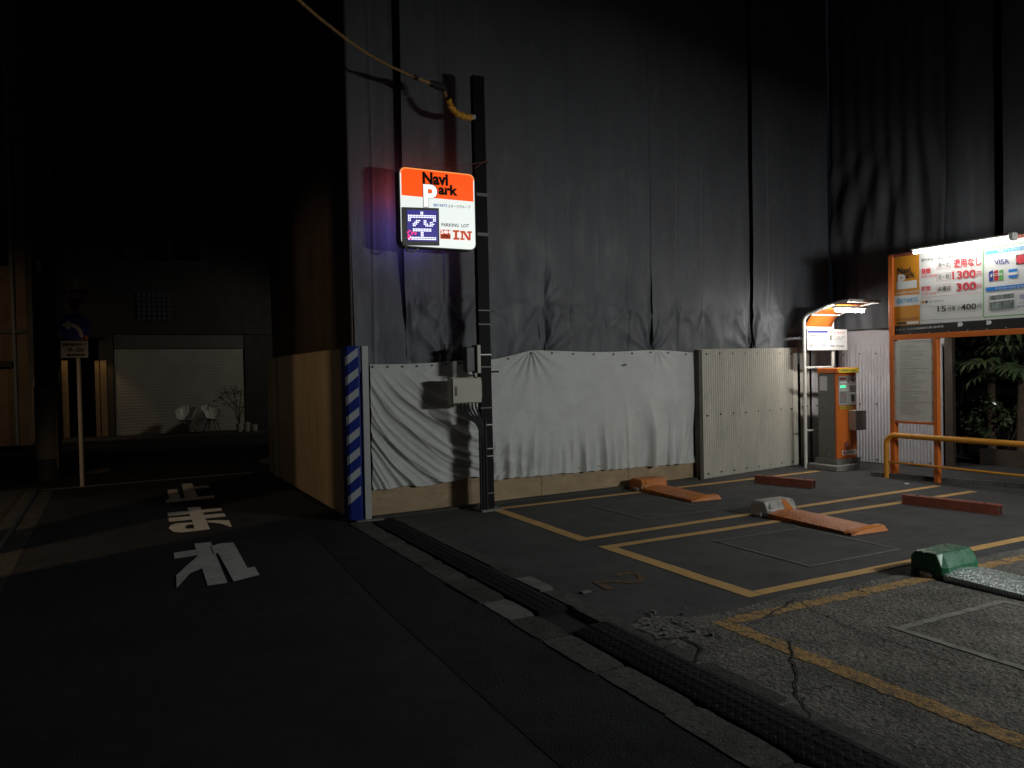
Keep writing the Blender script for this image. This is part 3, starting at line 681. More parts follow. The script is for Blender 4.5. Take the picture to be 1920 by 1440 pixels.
for i in range(6):
    x = bx0+.09+.045*i; b = MB(); e = 3.695+.008*i
    pts = [(x, 7.90, zb+.005), (x+.004, 7.90, zb-.06), (x+.04, 7.90, zb-.13), (e-.05, 7.90, zb-.22+.012*i), (e-.012, 7.895, zb-.30+.012*i), (e, 7.9, zb-.4)]
    # smooth the run
    sm = []
    for k in range(len(pts)-1):
        for q_ in range(4): sm.append(Vector(pts[k]).lerp(Vector(pts[k+1]), q_/4))
    sm.append(Vector(pts[-1]))
    for _ in range(2): sm = [sm[0]]+[(sm[k-1]+sm[k]*2+sm[k+1])/4 for k in range(1, len(sm)-1)]+[sm[-1]]
    b.tube(sm, .0115, 7); b.build('cable', m_cable, jb)
mb_ = thing('meter_box', 'tall dark box with a pale edge on the pole, above the cream box', 'electrical box', (3.66, 7.85, 1.6))
z0, z1 = AY(898, 700, 7.75).z, AY(898, 646, 7.75).z
b = MB(); b.box(3.53, 3.645, 7.87, 7.98, z0+.02, z1-.02, .01); b.build('case', m_dgrey, mb_)
b = MB(); b.box(3.647, 3.69, 7.83, 7.98, z0, z1, .004); b.build('backplate', m_box, mb_)
b = MB(); b.tube([(3.6, 7.86, z0+.02), (3.62, 7.86, z0-.04), (3.66, 7.87, z0-.06)], .012, 7); b.build('cable', m_cable, mb_)
b = MB(); b.bar((3.87, 7.97, AY(930, 697, 7.95).z), (3.98, 7.97, AY(930, 697, 7.95).z), .02, .02); b.build('peg', m_pole, pl)

# ---------------------------------------------------------------- lit parking sign
sg = thing('parking_sign', 'lit orange and white parking sign with LED character, on the black pole', 'illuminated sign', (3.24, 7.95, 2.96))
SY = 7.90
A_, B_, Cc = AY(751, 314, SY), AY(887, 326, SY), AY(752, 463, SY)
sx0, sx1 = AY(751, 390, SY).x, AY(890, 390, SY).x
sz1, sz0 = (A_.z+B_.z)/2, AY(820, 464, SY).z
def rrect(x0, x1, z0, z1, r, n=6):
    out = []
    for cx, cz, a0 in ((x1-r, z1-r, 0), (x0+r, z1-r, 90), (x0+r, z0+r, 180), (x1-r, z0+r, 270)):
        for k in range(n+1): a = R(a0+90*k/n); out.append((cx+r*math.cos(a), cz+r*math.sin(a)))
    return out
b = MB(); b.prism([(x, SY+.004, z) for x, z in rrect(sx0-.012, sx1+.012, sz0-.012, sz1+.012, .075)][::-1], (0, .125, 0)); b.build('case', m_dgrey, sg)
def face(name, pts, y, mat, parent): b = MB(); b.q(*[(x, y, z) for x, z in pts][::-1]); return b.build(name, mat, parent)
full = rrect(sx0, sx1, sz0, sz1, .065)
fc = face('sign_face', full, SY, m_sgnw, sg)
zs = AY(750, 368, SY).z*.5+AY(886, 376, SY).z*.5
ins = rrect(sx0+.014, sx1-.014, zs-.3, sz1-.014, .055)
top = [(x, max(z, zs)) for x, z in ins]
top2 = [(x, z) for x, z in top if True]
seen = []; 
for p in top2:
    if not seen or (abs(p[0]-seen[-1][0])+abs(p[1]-seen[-1][1])) > 1e-5: seen.append(p)
face('orange_panel', seen, SY-.003, m_sgno, sg)
rim = MB(); inner = rrect(sx0+.014, sx1-.014, sz0+.014, sz1-.014, .055); n_ = len(full)
for k in range(n_):
    k2 = (k+1) % n_
    if full[k][1] > zs-.02 and full[k2][1] > zs-.02:
        rim.q((full[k][0], SY-.002, full[k][1]), (full[k2][0], SY-.002, full[k2][1]), (inner[k2][0], SY-.002, inner[k2][1]), (inner[k][0], SY-.002, inner[k][1]))
rim.build('rim', m_sgnedge, sg)
# pixel to sign plane through the enlarged view (scale 6.546, origin 700,280)
def sp(x, y, dy=.006): p = AY(700+x/6.546, 280+y/6.546, SY-dy); p.y = SY-dy; return p
def stext(b, s_, x0, y0, x1, y1, skew=0., bold=0., dy=.006):
    tl = sp(x0, y0, dy); tr = sp(x1, y0+skew, dy); bl = sp(x0+ (y1-y0)*.03, y1, dy); b.text(s_, tl, tr, bl, bold)
b = MB()
stext(b, 'Navi', 600, 272, 915, 428, 26, .045); stext(b, 'ark', 795, 425, 1035, 556, 20, .045)
b.build('lettering', m_sgntext, sg)
b = MB(); stext(b, 'ナビパーク', 728, 288, 865, 306, 4, .0); b.build('small_lettering', m_sgntext, sg)
b = MB(); stext(b, 'P', 604, 418, 788, 712, 10, .045, .007); b.build('letter_outline', m_sgntext, sg)
b = MB(); stext(b, 'P', 611, 426, 780, 704, 10, .035, .0095); b.build('letter', m_sgnwhite2, sg)
b = MB(); stext(b, 'スターツグループ', 915, 676, 1190, 716, 14, .01); b.build('small_lettering', m_sgntext, sg)
b = MB(); stext(b, '◎STARTS', 738, 664, 905, 702, 8, .02); b.build('small_lettering', m_sgnblue, sg)
b = MB(); stext(b, 'PARKING  LOT', 836, 903, 1175, 945, 16, .012); b.build('small_lettering', m_sgntext, sg)
# heavy slab-serif IN from blocks
b = MB()
def blk(x0, y0, x1, y1): b.q(sp(x0, y0), sp(x0, y1), sp(x1, y1), sp(x1, y0))
blk(975, 992, 1055, 1016); blk(1000, 1016, 1030, 1084); blk(984, 1084, 1056, 1110)
blk(1066, 1000, 1110, 1022); blk(1080, 1022, 1102, 1092); blk(1068, 1092, 1122, 1112)
b.q(sp(1085, 1000, .0065), sp(1160, 1118, .0065), sp(1192, 1118, .0065), sp(1120, 1000, .0065))
blk(1150, 1005, 1210, 1028); b.q(sp(1170, 1028, .007), sp(1170, 1118, .007), sp(1194, 1118, .007), sp(1194, 1028, .007))
b.build('lettering', m_sgnred, sg)
b = MB(); b.q(sp(820, 985), sp(824, 1098), sp(948, 1102), sp(946, 988)); b.build('red_block', m_sgnred, sg)
b = MB(); stext(b, '24H', 824, 992, 944, 1034, 3, .03, .009); b.build('lettering', m_sgnwhite2, sg)
b = MB(); stext(b, 'OPEN', 826, 1046, 944, 1090, 3, .03, .009); b.build('lettering', m_sgntext, sg)
# LED display
led = thing('led', '', '', (0, 0, 0)); bpy.data.objects.remove(led)
b = MB(); a1, a2, a3, a4 = sp(352, 708, .03), sp(805, 722, .03), sp(812, 1180, .03), sp(362, 1176, .03)
b.prism([a4, a3, a2, a1], (0, .026, 0)); ld = b.build('led_display', m_grey, sg)
b = MB(); b.q(sp(410, 742, .033), sp(420, 1122, .033), sp(792, 1132, .033), sp(785, 750, .033)); b.build('screen', m_ledp, ld)
dots = ["........XX........", "........XX........", "XXXXXXXXXXXXXXXXXX", "XXXXXXXXXXXXXXXXXX", "XX..............XX", "XX...XXX..XX....XX", "....XXX...XX..XX..", "...XXX....XXX.XXX.", "...XX......XXXXX..",
        "..................", "...XXXXXXXXXXXX...", "...XXXXXXXXXXXX...", "..RR....XX........", "..R.R...XX........", "RR......XX........", "RXXXXXXXXXXXXXXXXX", "XXXXXXXXXXXXXXXXXX"]
bw, br = MB(), MB()
for j, row in enumerate(dots):
    for i, ch in enumerate(row):
        if ch == '.': continue
        u, v = (i+.5)/18, (j+.5)/17
        x = 422+u*345+v*6; y = 758+v*352+u*8
        p = sp(x, y, .036); r_ = .0068
        (br if ch == 'R' else bw).q(*[(p.x+r_*math.cos(a*math.pi/4), p.y, p.z+r_*math.sin(a*math.pi/4)) for a in range(8)][::-1])
for px_, py_ in ((425, 1020), (432, 1050), (430, 1085), (445, 1000), (520, 1030), (455, 1100), (440, 1068)):
    p = sp(px_, py_, .037); r_ = .009
    br.q(*[(p.x+r_*math.cos(a*math.pi/4), p.y, p.z+r_*math.sin(a*math.pi/4)) for a in range(8)][::-1])
bw.build('white_dots', m_led, ld); br.build('red_dots', m_ledr, ld)
# the rear of the same double sided box, facing the sheet
b = MB(); b.q((sx0+.02, SY+.132, zs), (sx1-.02, SY+.132, zs), (sx1-.02, SY+.132, sz1-.06), (sx0+.02, SY+.132, sz1-.06)); b.build('orange_panel', m_sgnoB, sg)
b = MB(); b.q((sx0+.02, SY+.132, sz0+.05), (sx0+.42, SY+.132, sz0+.05), (sx0+.42, SY+.132, zs-.03), (sx0+.02, SY+.132, zs-.03)); b.build('led_display', m_sgnbB, sg)
for py in (366, 440):
    z = AY(900, py, 7.95).z; b = MB(); b.box(sx1+.01, 3.70, 7.93, 8.0, z-.025, z+.025); b.box(3.72, 3.855, 7.915, 7.935, z-.018, z+.018); b.build('bracket', m_grey, sg)
b = MB(); b.tube([(sx0+.42, 7.96, sz1+.01), AY(915, 302, 7.93)], .004, 6); b.tube([AY(890, 316, 7.95), AY(912, 300, 7.95), AY(916, 306, 7.95)], .012, 6); b.build('stay_wire', m_rust, sg)
b = MB(); b.tube([(sx0+.05, 7.92, sz0-.01), (sx0+.07, 7.92, sz0-.05), (sx0+.14, 7.92, sz0-.06), (sx0+.2, 7.92, sz0-.02)], .012, 7); b.build('cable', m_grey, sg)

# ---------------------------------------------------------------- yellow service cable
yc = thing('service_cable', 'yellow sheathed cable sagging down to the top of the black pole', 'cable', (3.7, 7.95, 4.49))
Zc = lambda x, y, Y: AY(500+x/4.174, y/4.174, Y)
pts = [Zc(-40, -260, 5.4), Zc(100, -130, 5.8), Zc(250, 0, 6.2), Zc(380, 115, 6.6), Zc(620, 305, 7.1), Zc(780, 415, 7.35), Zc(960, 515, 7.55), Zc(1160, 605, 7.7)]
b = MB(); b.tube(pts, .0145, 8); b.build('cable', m_ycable, yc, smooth=True)
b = MB(); b.tube([Zc(1180, 612, 7.71), Zc(1275, 650, 7.76)], .024, 8); b.build('sleeve', m_ycable, yc, smooth=True)
b = MB(); b.tube([Zc(1150, 600, 7.7), Zc(1182, 614, 7.71)], .026, 8); b.build('joint', m_black, yc, smooth=True)
b = MB(); b.tube([Zc(1275, 648, 7.76), Zc(1330, 668, 7.8), Zc(1385, 690, 7.82), Zc(1400, 715, 7.83)], [.03, .045, .04, .025], 8); b.build('joint', m_black, yc, smooth=True)
b = MB(); b.tube([Zc(1385, 705, 7.83), Zc(1400, 760, 7.84)], .026, 8); b.build('sleeve', m_ycable, yc)
b = MB(); pth = [Zc(1420, 780, 7.84), Zc(1440, 840, 7.86), Zc(1490, 890, 7.88), Zc(1560, 915, 7.9), Zc(1605, 922, 7.92)]
pp = []
for k in range(len(pth)-1):
    for q_ in range(5): pp.append(pth[k].lerp(pth[k+1], q_/5))
pp.append(pth[-1]); b.tube(pp, [.036+.008*math.sin(i*2.1) for i in range(len(pp))], 9); b.build('orange_sleeve', m_sleeve, yc, smooth=True)
b = MB(); b.tube([Zc(1595, 920, 7.92), Zc(1622, 915, 7.95)], .03, 8); b.build('end_clamp', m_wpost, yc)

# ---------------------------------------------------------------- wheel locks
def wheel_lock(label, x0, x1, yh0, yh1, yend, h, mh, mp, mend, part_label=None):
    """motor housing at the far end, chequered plate running towards the street, bent lip at the near end"""
    t = thing('wheel_lock', label, 'wheel lock', (x0, yh0, 0), 'flap wheel locks in the bays')
    b = MB(); c = .05
    # housing: box with big chamfers, mouth towards the plate
    prof = [(yh0, 0), (yh0, h*.55), (yh0+c, h), (yh1-c*.5, h), (yh1, h*.78), (yh1, 0)]
    n = len(prof); xa, xb = x0, x1
    vs = [(xa, y, z) for y, z in prof[:1]] 
    A0 = [(xa, yh0, 0), (xa, yh0, h*.50), (xa+.02, yh0+c, h*.97), (xa+.02, yh1-c*.5, h*.97), (xa, yh1, h*.75), (xa, yh1, 0)]
    A1 = [(xa+.05, yh0-.03, 0), (xa+.05, yh0-.03, h*.5), (xa+.09, yh0+c*.9, h), (xa+.09, yh1-c*.5, h), (xa+.09, yh1, h*.8), (xa+.09, yh1, 0)]
    A2 = [(xb-.04, yh0-.03, 0), (xb-.04, yh0-.02, h*.5), (xb-.04, yh0+c*.8, h), (xb-.04, yh1-c*.5, h), (xb-.04, yh1, h*.8), (xb-.04, yh1, 0)]
    A3 = [(xb, yh0+.02, 0), (xb, yh0+.02, h*.6), (xb, yh0+c, h*.88), (xb, yh1-c*.5, h*.88), (xb, yh1, h*.7), (xb, yh1, 0)]
    vs = A0+A1+A2+A3; fs = [tuple(range(6))[::-1], tuple(range(18, 24))]
    for k in range(3):
        for i in range(6): j = (i+1) % 6; fs.append((k*6+i, k*6+j, (k+1)*6+j, (k+1)*6+i))
    b.mesh(vs, fs); hs = b.build('motor_housing', mh, t)
    md = hs.modifiers.new('b', 'BEVEL'); md.width = .008; md.segments = 2
    b = MB(); b.box(xa-.035, xa+.01, yh0+.05, yh0+.15, 0, .05, .01); b.build('mounting_foot', m_steel, t)
    # plate, slightly crowned
    def fn(u, v):
        y = yh0-.02 + (yend-yh0+.02)*v; x = x0+(x1-x0)*u; z = .03+.028*math.sin(math.pi*min(1, u*1.1))*(1-.3*v) + .02*(1-v)
        return (x, y, z)
    b = MB(); b.grid(fn, 8, 16)
    pe = [fn(k/8, 0) for k in range(9)]
    for v0, v1 in zip(range(16), range(1, 17)):
        for u in (0, 1):
            p, q = fn(u, v0/16), fn(u, v1/16); f_ = (p, q, (q[0], q[1], .004), (p[0], p[1], .004)); b.q(*(f_ if u == 0 else f_[::-1]))
    b.build('flap_plate', mp, t, smooth=True)
    # lip at the near end
    b = MB(); e = yend; zz = h*.42
    V = [(x0+.0, e, .005), (x1+.02, e, .005), (x1+.02, e-.10, .005), (x0+.0, e-.06, .005), (x0+.03, e, .035), (x1-.1, e, .045), (x1-.02, e-.015, zz), (x1-.02, e-.07, zz*.8), (x0+.05, e-.05, .035), (x1-.16, e-.04, zz*.95)]
    b.mesh([(x0, e+.01, .005), (x1+.02, e+.01, .005), (x1+.02, e-.11, .005), (x0, e-.08, .005), (x0+.02, e+.01, .04), (x1*.5+x0*.5, e-.01, .055), (x1*.4+x0*.6+.08, e-.05, zz), (x1-.03, e-.03, zz), (x1-.01, e-.09, zz*.85), (x0+.1, e-.075, .03)],
           [(3, 2, 1, 0), (0, 1, 7, 5, 4), (5, 7, 6), (7, 8, 6), (1, 2, 8, 7), (0, 4, 9, 3), (4, 5, 6, 9), (3, 9, 8, 2), (9, 6, 8)])
    b.build('end_lip', mend, t)
    b = MB(); b.box(x0-.005, x0+.045, e-.075, e-.03, .004, .03, .004); b.build('hinge_foot', m_rust, t)
    return t
wheel_lock('orange wheel lock with worn white corner, in the far bay beside the wide tarp', 6.03, 6.45, 8.0, 8.28, 7.13, .155, m_orange2, m_oplate, m_orange2)
wheel_lock('wheel lock with bare steel housing and orange plate in the middle bay', 6.05, 6.5, 5.90, 6.13, 4.93, .165, m_steel, m_oplate, m_orange2)
wheel_lock('wheel lock with green housing and shiny steel chequered plate in the nearest bay', 5.335, 5.79, 3.52, 3.76, 2.35, .188, m_green, m_splate, m_green)
# orange paint left on the steel housing; white scrape on the far one
b = MB(); b.mesh([(6.27, 5.862, .03), (6.42, 5.868, .03), (6.40, 5.868, .0815), (6.36, 5.935, .168), (6.30, 5.935, .168), (6.29, 5.866, .0815)], [(0, 1, 2, 5), (5, 2, 3, 4)])
lk = [o for o in bpy.data.objects if o.name.startswith('wheel_lock')]
b.build('orange_patch', m_orange2, [o for o in lk if 'bare steel' in o['label']][0])
b = MB(); b.mesh([(6.027, 8.0, .02), (6.076, 7.966, .02), (6.076, 7.966, .075), (6.05, 8.0, .10), (6.027, 8.01, .075)], [(0, 1, 2, 3, 4)])
b.build('white_scrape', m_wht, [o for o in lk if 'worn white' in o['label']][0])

# ---------------------------------------------------------------- wheel stops (open steel channels)
def wheel_stop(a, c, label):
    a, c = Vector(a), Vector(c); t = thing('wheel_stop', label, 'wheel stop', (a.x, a.y, 0), 'rust red wheel stops')
    d = (c-a).normalized(); r_ = Vector((d.y, -d.x, 0)); w, h, th = .11, .105, .008
    b = MB()
    def wbar(off, z0, z1, w_):
        p, q = a+r_*off, c+r_*off; n = r_*w_/2
        v = [(p-n)+Vector((0, 0, z0)), (q-n)+Vector((0, 0, z0)), (q+n)+Vector((0, 0, z0)), (p+n)+Vector((0, 0, z0)), (p-n)+Vector((0, 0, z1)), (q-n)+Vector((0, 0, z1)), (q+n)+Vector((0, 0, z1)), (p+n)+Vector((0, 0, z1))]
        b.mesh(v, [(3,2,1,0),(4,5,6,7),(0,1,5,4),(1,2,6,5),(2,3,7,6),(3,0,4,7)])
    wbar(-w/2+th/2, .0, h-th, th); wbar(w/2-th/2, .0, h-th, th); wbar(0, h-th+.0005, h, w)
    b.build('channel', m_rust, t)
    b = MB(); e_ = c-d*.012; b.bar(e_+Vector((0, 0, .045)), e_-d*.01+Vector((0, 0, .045)), w-2*th-.004, .088); b.build('hollow_shade_plug', m_black, t)  # black plug paints the shade inside the open channel end
    for f in (.15, .85):
        b = MB(); p = a.lerp(c, f); b.tube([p+Vector((0, 0, h)), p+Vector((0, 0, h+.008))], .013, 8); b.build('bolt', m_brown, t)
wheel_stop((7.80, 7.78, 0), (8.02, 7.0, 0), 'rust red steel wheel stop before the corrugated panel')
wheel_stop((7.96, 5.68, 0), (8.15, 4.72, 0), 'rust red steel wheel stop in the middle bay, before the yellow rail')
b = MB(); b.lathe([(0, .0), (.03, .004), (.032, .012), (0, .018)], (*G(1700, 908)[:2], 0), 8); tag(b.build('litter', m_paper), 'small white scrap lying by the yellow rail', 'litter')
b = MB(); p = G(1096, 1112); b.box(p.x-.03, p.x+.05, p.y-.02, p.y+.02, 0, .015, .004); tag(b.build('stone_chip', m_kerb2), 'pale stone chip on the asphalt near the worn number', 'stone')

# ---------------------------------------------------------------- yellow guard rail
gr = thing('guard_rail', 'yellow tubular guard rail in front of the price board', 'guard rail', (9.6, 7.1, 0))
pts = [(9.58, 7.10, 0), (9.58, 7.10, .46)] + [(9.58, 7.10-.14*(1-math.cos(a)), .46+.14*math.sin(a)) for a in [R(k*15) for k in range(1, 7)]] + [(9.60, y, .60) for y in (6.6, 6.0, 5.4, 4.8, 4.3)] + [(9.60, 4.2, .57), (9.60, 4.14, .46), (9.60, 4.14, 0)]
b = MB(); b.tube(pts, .038, 14); b.build('top_tube', m_rail, gr, smooth=True)
b = MB(); b.tube([(9.58, 7.10, .225), (9.6, 4.14, .225)], .016, 10); b.build('lower_tube', m_rail, gr, smooth=True)

# ---------------------------------------------------------------- price board
PX = 9.66
pbd = thing('price_board', 'orange framed price board on tall posts with red yen prices', 'sign board', (PX, 5.8, 0))
def bp(x, y, dx=0.): p = AX(x, y, PX-dx); p.x = PX-dx; return p
ya, yb = bp(1668, 550).y, 4.35
zr0, zr1 = 1.915, 1.985; zt = 3.10
for y, z1 in ((ya-.03, zt), (yb, zt)):
    b = MB(); b.box(PX-.02, PX+.07, y-.035, y+.035, .0, z1, .004); b.build('post', m_orange, pbd)
yn = bp(1755, 700).y
b = MB(); b.box(PX-.02, PX+.05, yn-.03, yn+.03, .0, zr0-.001, .004); b.build('post', m_orange, pbd)
b = MB(); b.box(PX-.022, PX+.068, yb+.036, ya-.066, zr0, zr1, .004); b.build('lower_rail', m_orange, pbd)
b = MB(); b.box(PX-.018, PX+.06, yb+.036, ya-.066, zt-.035, zt+.005, .004); b.build('top_rail', m_rust, pbd)
zn0 = bp(1715, 790).z
b = MB(); b.box(PX-.015, PX+.045, yn+.031, ya-.066, zn0-.035, zn0, .003); b.build('notice_rail', m_orange, pbd)
b = MB(); b.box(PX+.012, PX+.04, yb+.04, ya-.068, zr1+.001, zt-.036); pan = b.build('panel', m_paper, pbd)
PF = .0
# coordinates through the enlarged view (scale 6, origin 1640,420); layers step towards the viewer
def q6(x, y, d=.0): p = AX(1640+x/6, 420+y/6, PX+.008-d); p.x = PX+.008-d; return p
def panel_quad(name, pts, mat, d): b = MB(); b.q(*[q6(x, y, d) for x, y in pts]); return b.build(name, mat, pan)
yl = ya-.07
def yz(y, z, d): return Vector((PX+.008-d, y, z))
yo = q6(503, 600).y; yg = q6(1222, 600).y
def rect(name, y0, y1, z0, z1, mat, d): b = MB(); b.q(yz(y0, z0, d), yz(y1, z0, d), yz(y1, z1, d), yz(y0, z1, d)); return b.build(name, mat, pan)
zbk0, zbk1 = zr1+.002, q6(200, 1150).z
zbk1b = q6(1400, 1070).z
rect('orange_band', yl, yo, zbk1, zt-.037, m_oprint, .0)
rect('black_strip', yl, yb+.05, zbk0, (zbk1+zbk1b)/2, m_blk, .003)
def bt(b, s_, x0, y0, x1, y1, x2, y2, bold=0., d=.006):
    """text from top left (x0,y0), top right (x1,y1), bottom left (x2,y2)"""
    b.text(s_, q6(x0, y0, d), q6(x1, y1, d), q6(x2, y2, d), bold)
b = MB(); bt(b, 'Navi', 258, 492, 405, 478, 258, 568, .025); bt(b, 'ark', 345, 545, 455, 528, 345, 615, .025); b.build('lettering', m_blk, pan)
b = MB(); b.q(q6(245, 655, .004), q6(248, 740, .004), q6(475, 715, .004), q6(475, 628, .004)); b.build('white_label', m_paper, pan)
b = MB(); bt(b, 'P', 260, 572, 345, 562, 262, 700, .05, .009); b.build('lettering', m_paper, pan)
b = MB(); bt(b, '24H COIN PARKING', 232, 768, 498, 740, 234, 795, .01); b.build('lettering', m_paper, pan)
b = MB(); b.q(q6(205, 812, .004), q6(210, 935, .004), q6(508, 905, .004), q6(505, 788, .004)); b.build('white_label', m_paper, pan)
b = MB(); bt(b, '◎STARTS', 252, 840, 485, 818, 254, 898, .02, .007); b.build('lettering', m_cyan, pan)
b = MB(); bt(b, '03-6202-6001', 240, 1062, 485, 1042, 242, 1090, .0); b.build('lettering', m_rust, pan)
b = MB(); b.q(q6(255, 1108, .006), q6(256, 1130, .006), q6(355, 1120, .006), q6(354, 1098, .006)); b.build('small_label', m_blk, pan)
b = MB(); b.q(q6(362, 1100, .006), q6(363, 1128, .006), q6(495, 1118, .006), q6(494, 1088, .006)); b.build('small_label', m_paper, pan)
b = MB()
bt(b, '適用なし', 885, 395, 1192, 362, 892, 500, .022)
bt(b, '1300', 872, 535, 1135, 508, 875, 625, .022); bt(b, '円', 1152, 532, 1200, 527, 1152, 590, .01)
bt(b, '300', 918, 668, 1142, 645, 920, 758, .022); bt(b, '円', 1155, 672, 1200, 667, 1155, 728, .01)
bt(b, '昼間', 522, 508, 625, 498, 524, 565, .03); bt(b, '8:00~18:00', 522, 580, 690, 564, 524, 608, .0)
bt(b, '夜間', 522, 702, 627, 694, 524, 758, .03); bt(b, '18:00~8:00', 528, 775, 690, 762, 530, 802, .0)
b.build('lettering', m_red, pan)
b = MB()
bt(b, '最大料金　繰返し適用', 525, 392, 885, 350, 527, 425, .0)
bt(b, '月〜土', 712, 440, 838, 425, 714, 492, .01); bt(b, '日・祝', 718, 572, 838, 560, 720, 628, .01); bt(b, '金曜日', 712, 705, 845, 692, 714, 758, .012)
bt(b, 'オールタイム', 610, 862, 775, 848, 611, 888, .01)
bt(b, '15', 706, 925, 802, 918, 708, 990, .015); bt(b, '分毎', 822, 926, 908, 919, 823, 978, .01)
bt(b, '/', 930, 925, 955, 922, 931, 975, .0); bt(b, '400', 968, 905, 1142, 890, 970, 972, .015); bt(b, '円', 1158, 900, 1200, 896, 1158, 950, .008)
b.build('lettering', m_blk, pan)
def frame(pts, w, mat, d, name='box_outline'):
    b = MB(); P = [q6(x, y, d) for x, y in pts]
    c = sum(P, Vector())/4
    I = [p + (c-p)*w for p in P]
    for k in range(4): j = (k+1) % 4; b.q(P[k], P[j], I[j], I[k])
    return b.build(name, mat, pan)
frame([(697, 425), (700, 513), (854, 495), (850, 408)], .05, m_red2, .005)
frame([(697, 560), (700, 646), (857, 628), (854, 542)], .05, m_red2, .005)
frame([(702, 688), (705, 775), (858, 757), (855, 672)], .05, m_red2, .005)
for y0, y1, mt in ((832, 768, m_red2), (935, 900, m_grey), (1085, 1050, m_grey)):
    b = MB(); b.q(q6(525, y0-2, .005), q6(525, y0+1, .005), q6(1195, y1+1, .005), q6(1195, y1-2, .005)); b.build('rule', mt, pan)
b = MB(); b.q(q6(530, 868), q6(531, 893), q6(560, 890), q6(559, 865)); b.build('small_label', m_oprint, pan)
b = MB(); b.q(q6(568, 865, .006), q6(569, 890, .006), q6(598, 887, .006), q6(597, 862, .006)); b.build('small_label', m_blk, pan)
# credit card side panel
yR = yb+.3
def gline(p, q, w=.006): 
    b.q(p+Vector((0, 0, w)), p-Vector((0, 0, w)), q-Vector((0, 0, w)), q+Vector((0, 0, w)))
b = MB(); y1 = q6(1225, 600).y; zt_, zb_ = q6(1225, 280).z, q6(1235, 1048).z
for (p, q_) in (((y1, zt_), (y1, zb_)), ((yR, zt_), (yR, zb_))):
    b.q(yz(p[0]+.005, p[1], .005), yz(p[0]-.005, p[1], .005), yz(q_[0]-.005, q_[1], .005), yz(q_[0]+.005, q_[1], .005))
for z in (zt_, zb_): b.q(yz(y1, z+.005, .0055), yz(y1, z-.005, .0055), yz(yR, z-.005, .0055), yz(yR, z+.005, .0055))
b.build('green_border', m_grn, pan)
def band(yy0, z0, z1, txt, x0, y0, x1, y1_, y2, blk_):
    b = MB(); b.q(yz(yy0, z0, .005), yz(yR+.06, z0, .005), yz(yR+.06, z1, .005), yz(yy0, z1, .005)); b.build('blue_band', m_blue if blk_ else m_cyan, pan)
    b = MB(); bt(b, txt, x0, y0, x1, y1_, x0, y2, .02, .008); b.build('lettering', m_paper, pan)
z1_, z0_ = q6(1250, 308).z, q6(1250, 348).z
band(q6(1250, 330).y, z0_, z1_, '対応クレジットカード', 1380, 292, 1760, 243, 320, 0)
z1_, z0_ = q6(1255, 715).z, q6(1255, 760).z
band(q6(1255, 730).y, z0_, z1_, 'ナビパークビジネスカード', 1355, 712, 1850, 668, 742, 1)
b = MB(); bt(b, 'VISA', 1340, 405, 1508, 388, 1350, 462, .012); b.build('lettering', m_navy, pan)
b = MB(); b.q(q6(1590, 350, .005), q6(1592, 460, .005), q6(1760, 440, .005), q6(1758, 325, .005)); b.build('card_logo', m_blk, pan)
b = MB(); cc = q6(1645, 395, .008); b.q(*[yz(cc.y+.055*math.cos(a*math.pi/10), cc.z+.055*math.sin(a*math.pi/10), .008) for a in range(20)]); b.build('card_logo', m_red, pan)
for k, mt in enumerate((m_navy, m_red2, m_grn)):
    x0 = 1285+k*57
    b = MB(); b.q(q6(x0, 540-k*6, .005), q6(x0+3, 648-k*7, .005), q6(x0+48, 640-k*7, .005), q6(x0+45, 515-k*4, .005)); b.build('card_logo', mt, pan)
b = MB(); bt(b, 'JCB', 1292, 565, 1440, 548, 1294, 600, .03, .008); b.build('lettering', m_paper, pan)
b = MB(); b.q(q6(1505, 512, .005), q6(1506, 612, .005), q6(1606, 600, .005), q6(1604, 500, .005)); b.build('card_logo', m_blue, pan)
b = MB(); b.q(q6(1505, 548, .008), q6(1506, 580, .008), q6(1606, 568, .008), q6(1604, 535, .008)); b.build('card_logo', m_paper, pan)
b = MB(); b.q(q6(1295, 810, .005), q6(1298, 975, .005), q6(1570, 945, .005), q6(1565, 778, .005)); b.build('card_picture', M('card_photo_print', (.2, .24, .22), .4, var=.6, vs=9, stretch=(1, 3, 1)), pan)
b = MB(); b.q(q6(1297, 862, .008), q6(1297, 880, .008), q6(1567, 850, .008), q6(1567, 832, .008)); b.build('card_picture', m_paper, pan)
b = MB(); bt(b, '特典も', 1630, 790, 1780, 768, 1632, 850, .0); bt(b, 'ナビ', 1622, 880, 1700, 870, 1622, 900, .0); bt(b, '無料発行', 1600, 920, 1760, 895, 1602, 945, .0); b.build('lettering', m_navy, pan)
b = MB(); bt(b, 'ナビパーク日本橋箱崎町第1駐車場', 238, 1182, 772, 1138, 240, 1206, .005, .007); b.build('lettering', m_paper, pan)
for x in (935, 1258):
    b = MB(); yy = 1108-(x-935)*.065; b.q(q6(x, yy, .006), q6(x, yy+48, .006), q6(x+42, yy+42, .006), q6(x+62, yy+20, .006), q6(x+42, yy-5, .006)); b.build('arrow_label', m_paper, pan)
for k in range(6):
    b = MB(); p = q6(400+215*k, 1232-13*k, .01); b.tube([p+Vector((.01, 0, 0)), p-Vector((.008, 0, 0))], .007, 7); b.build('screw', m_strap, pan)
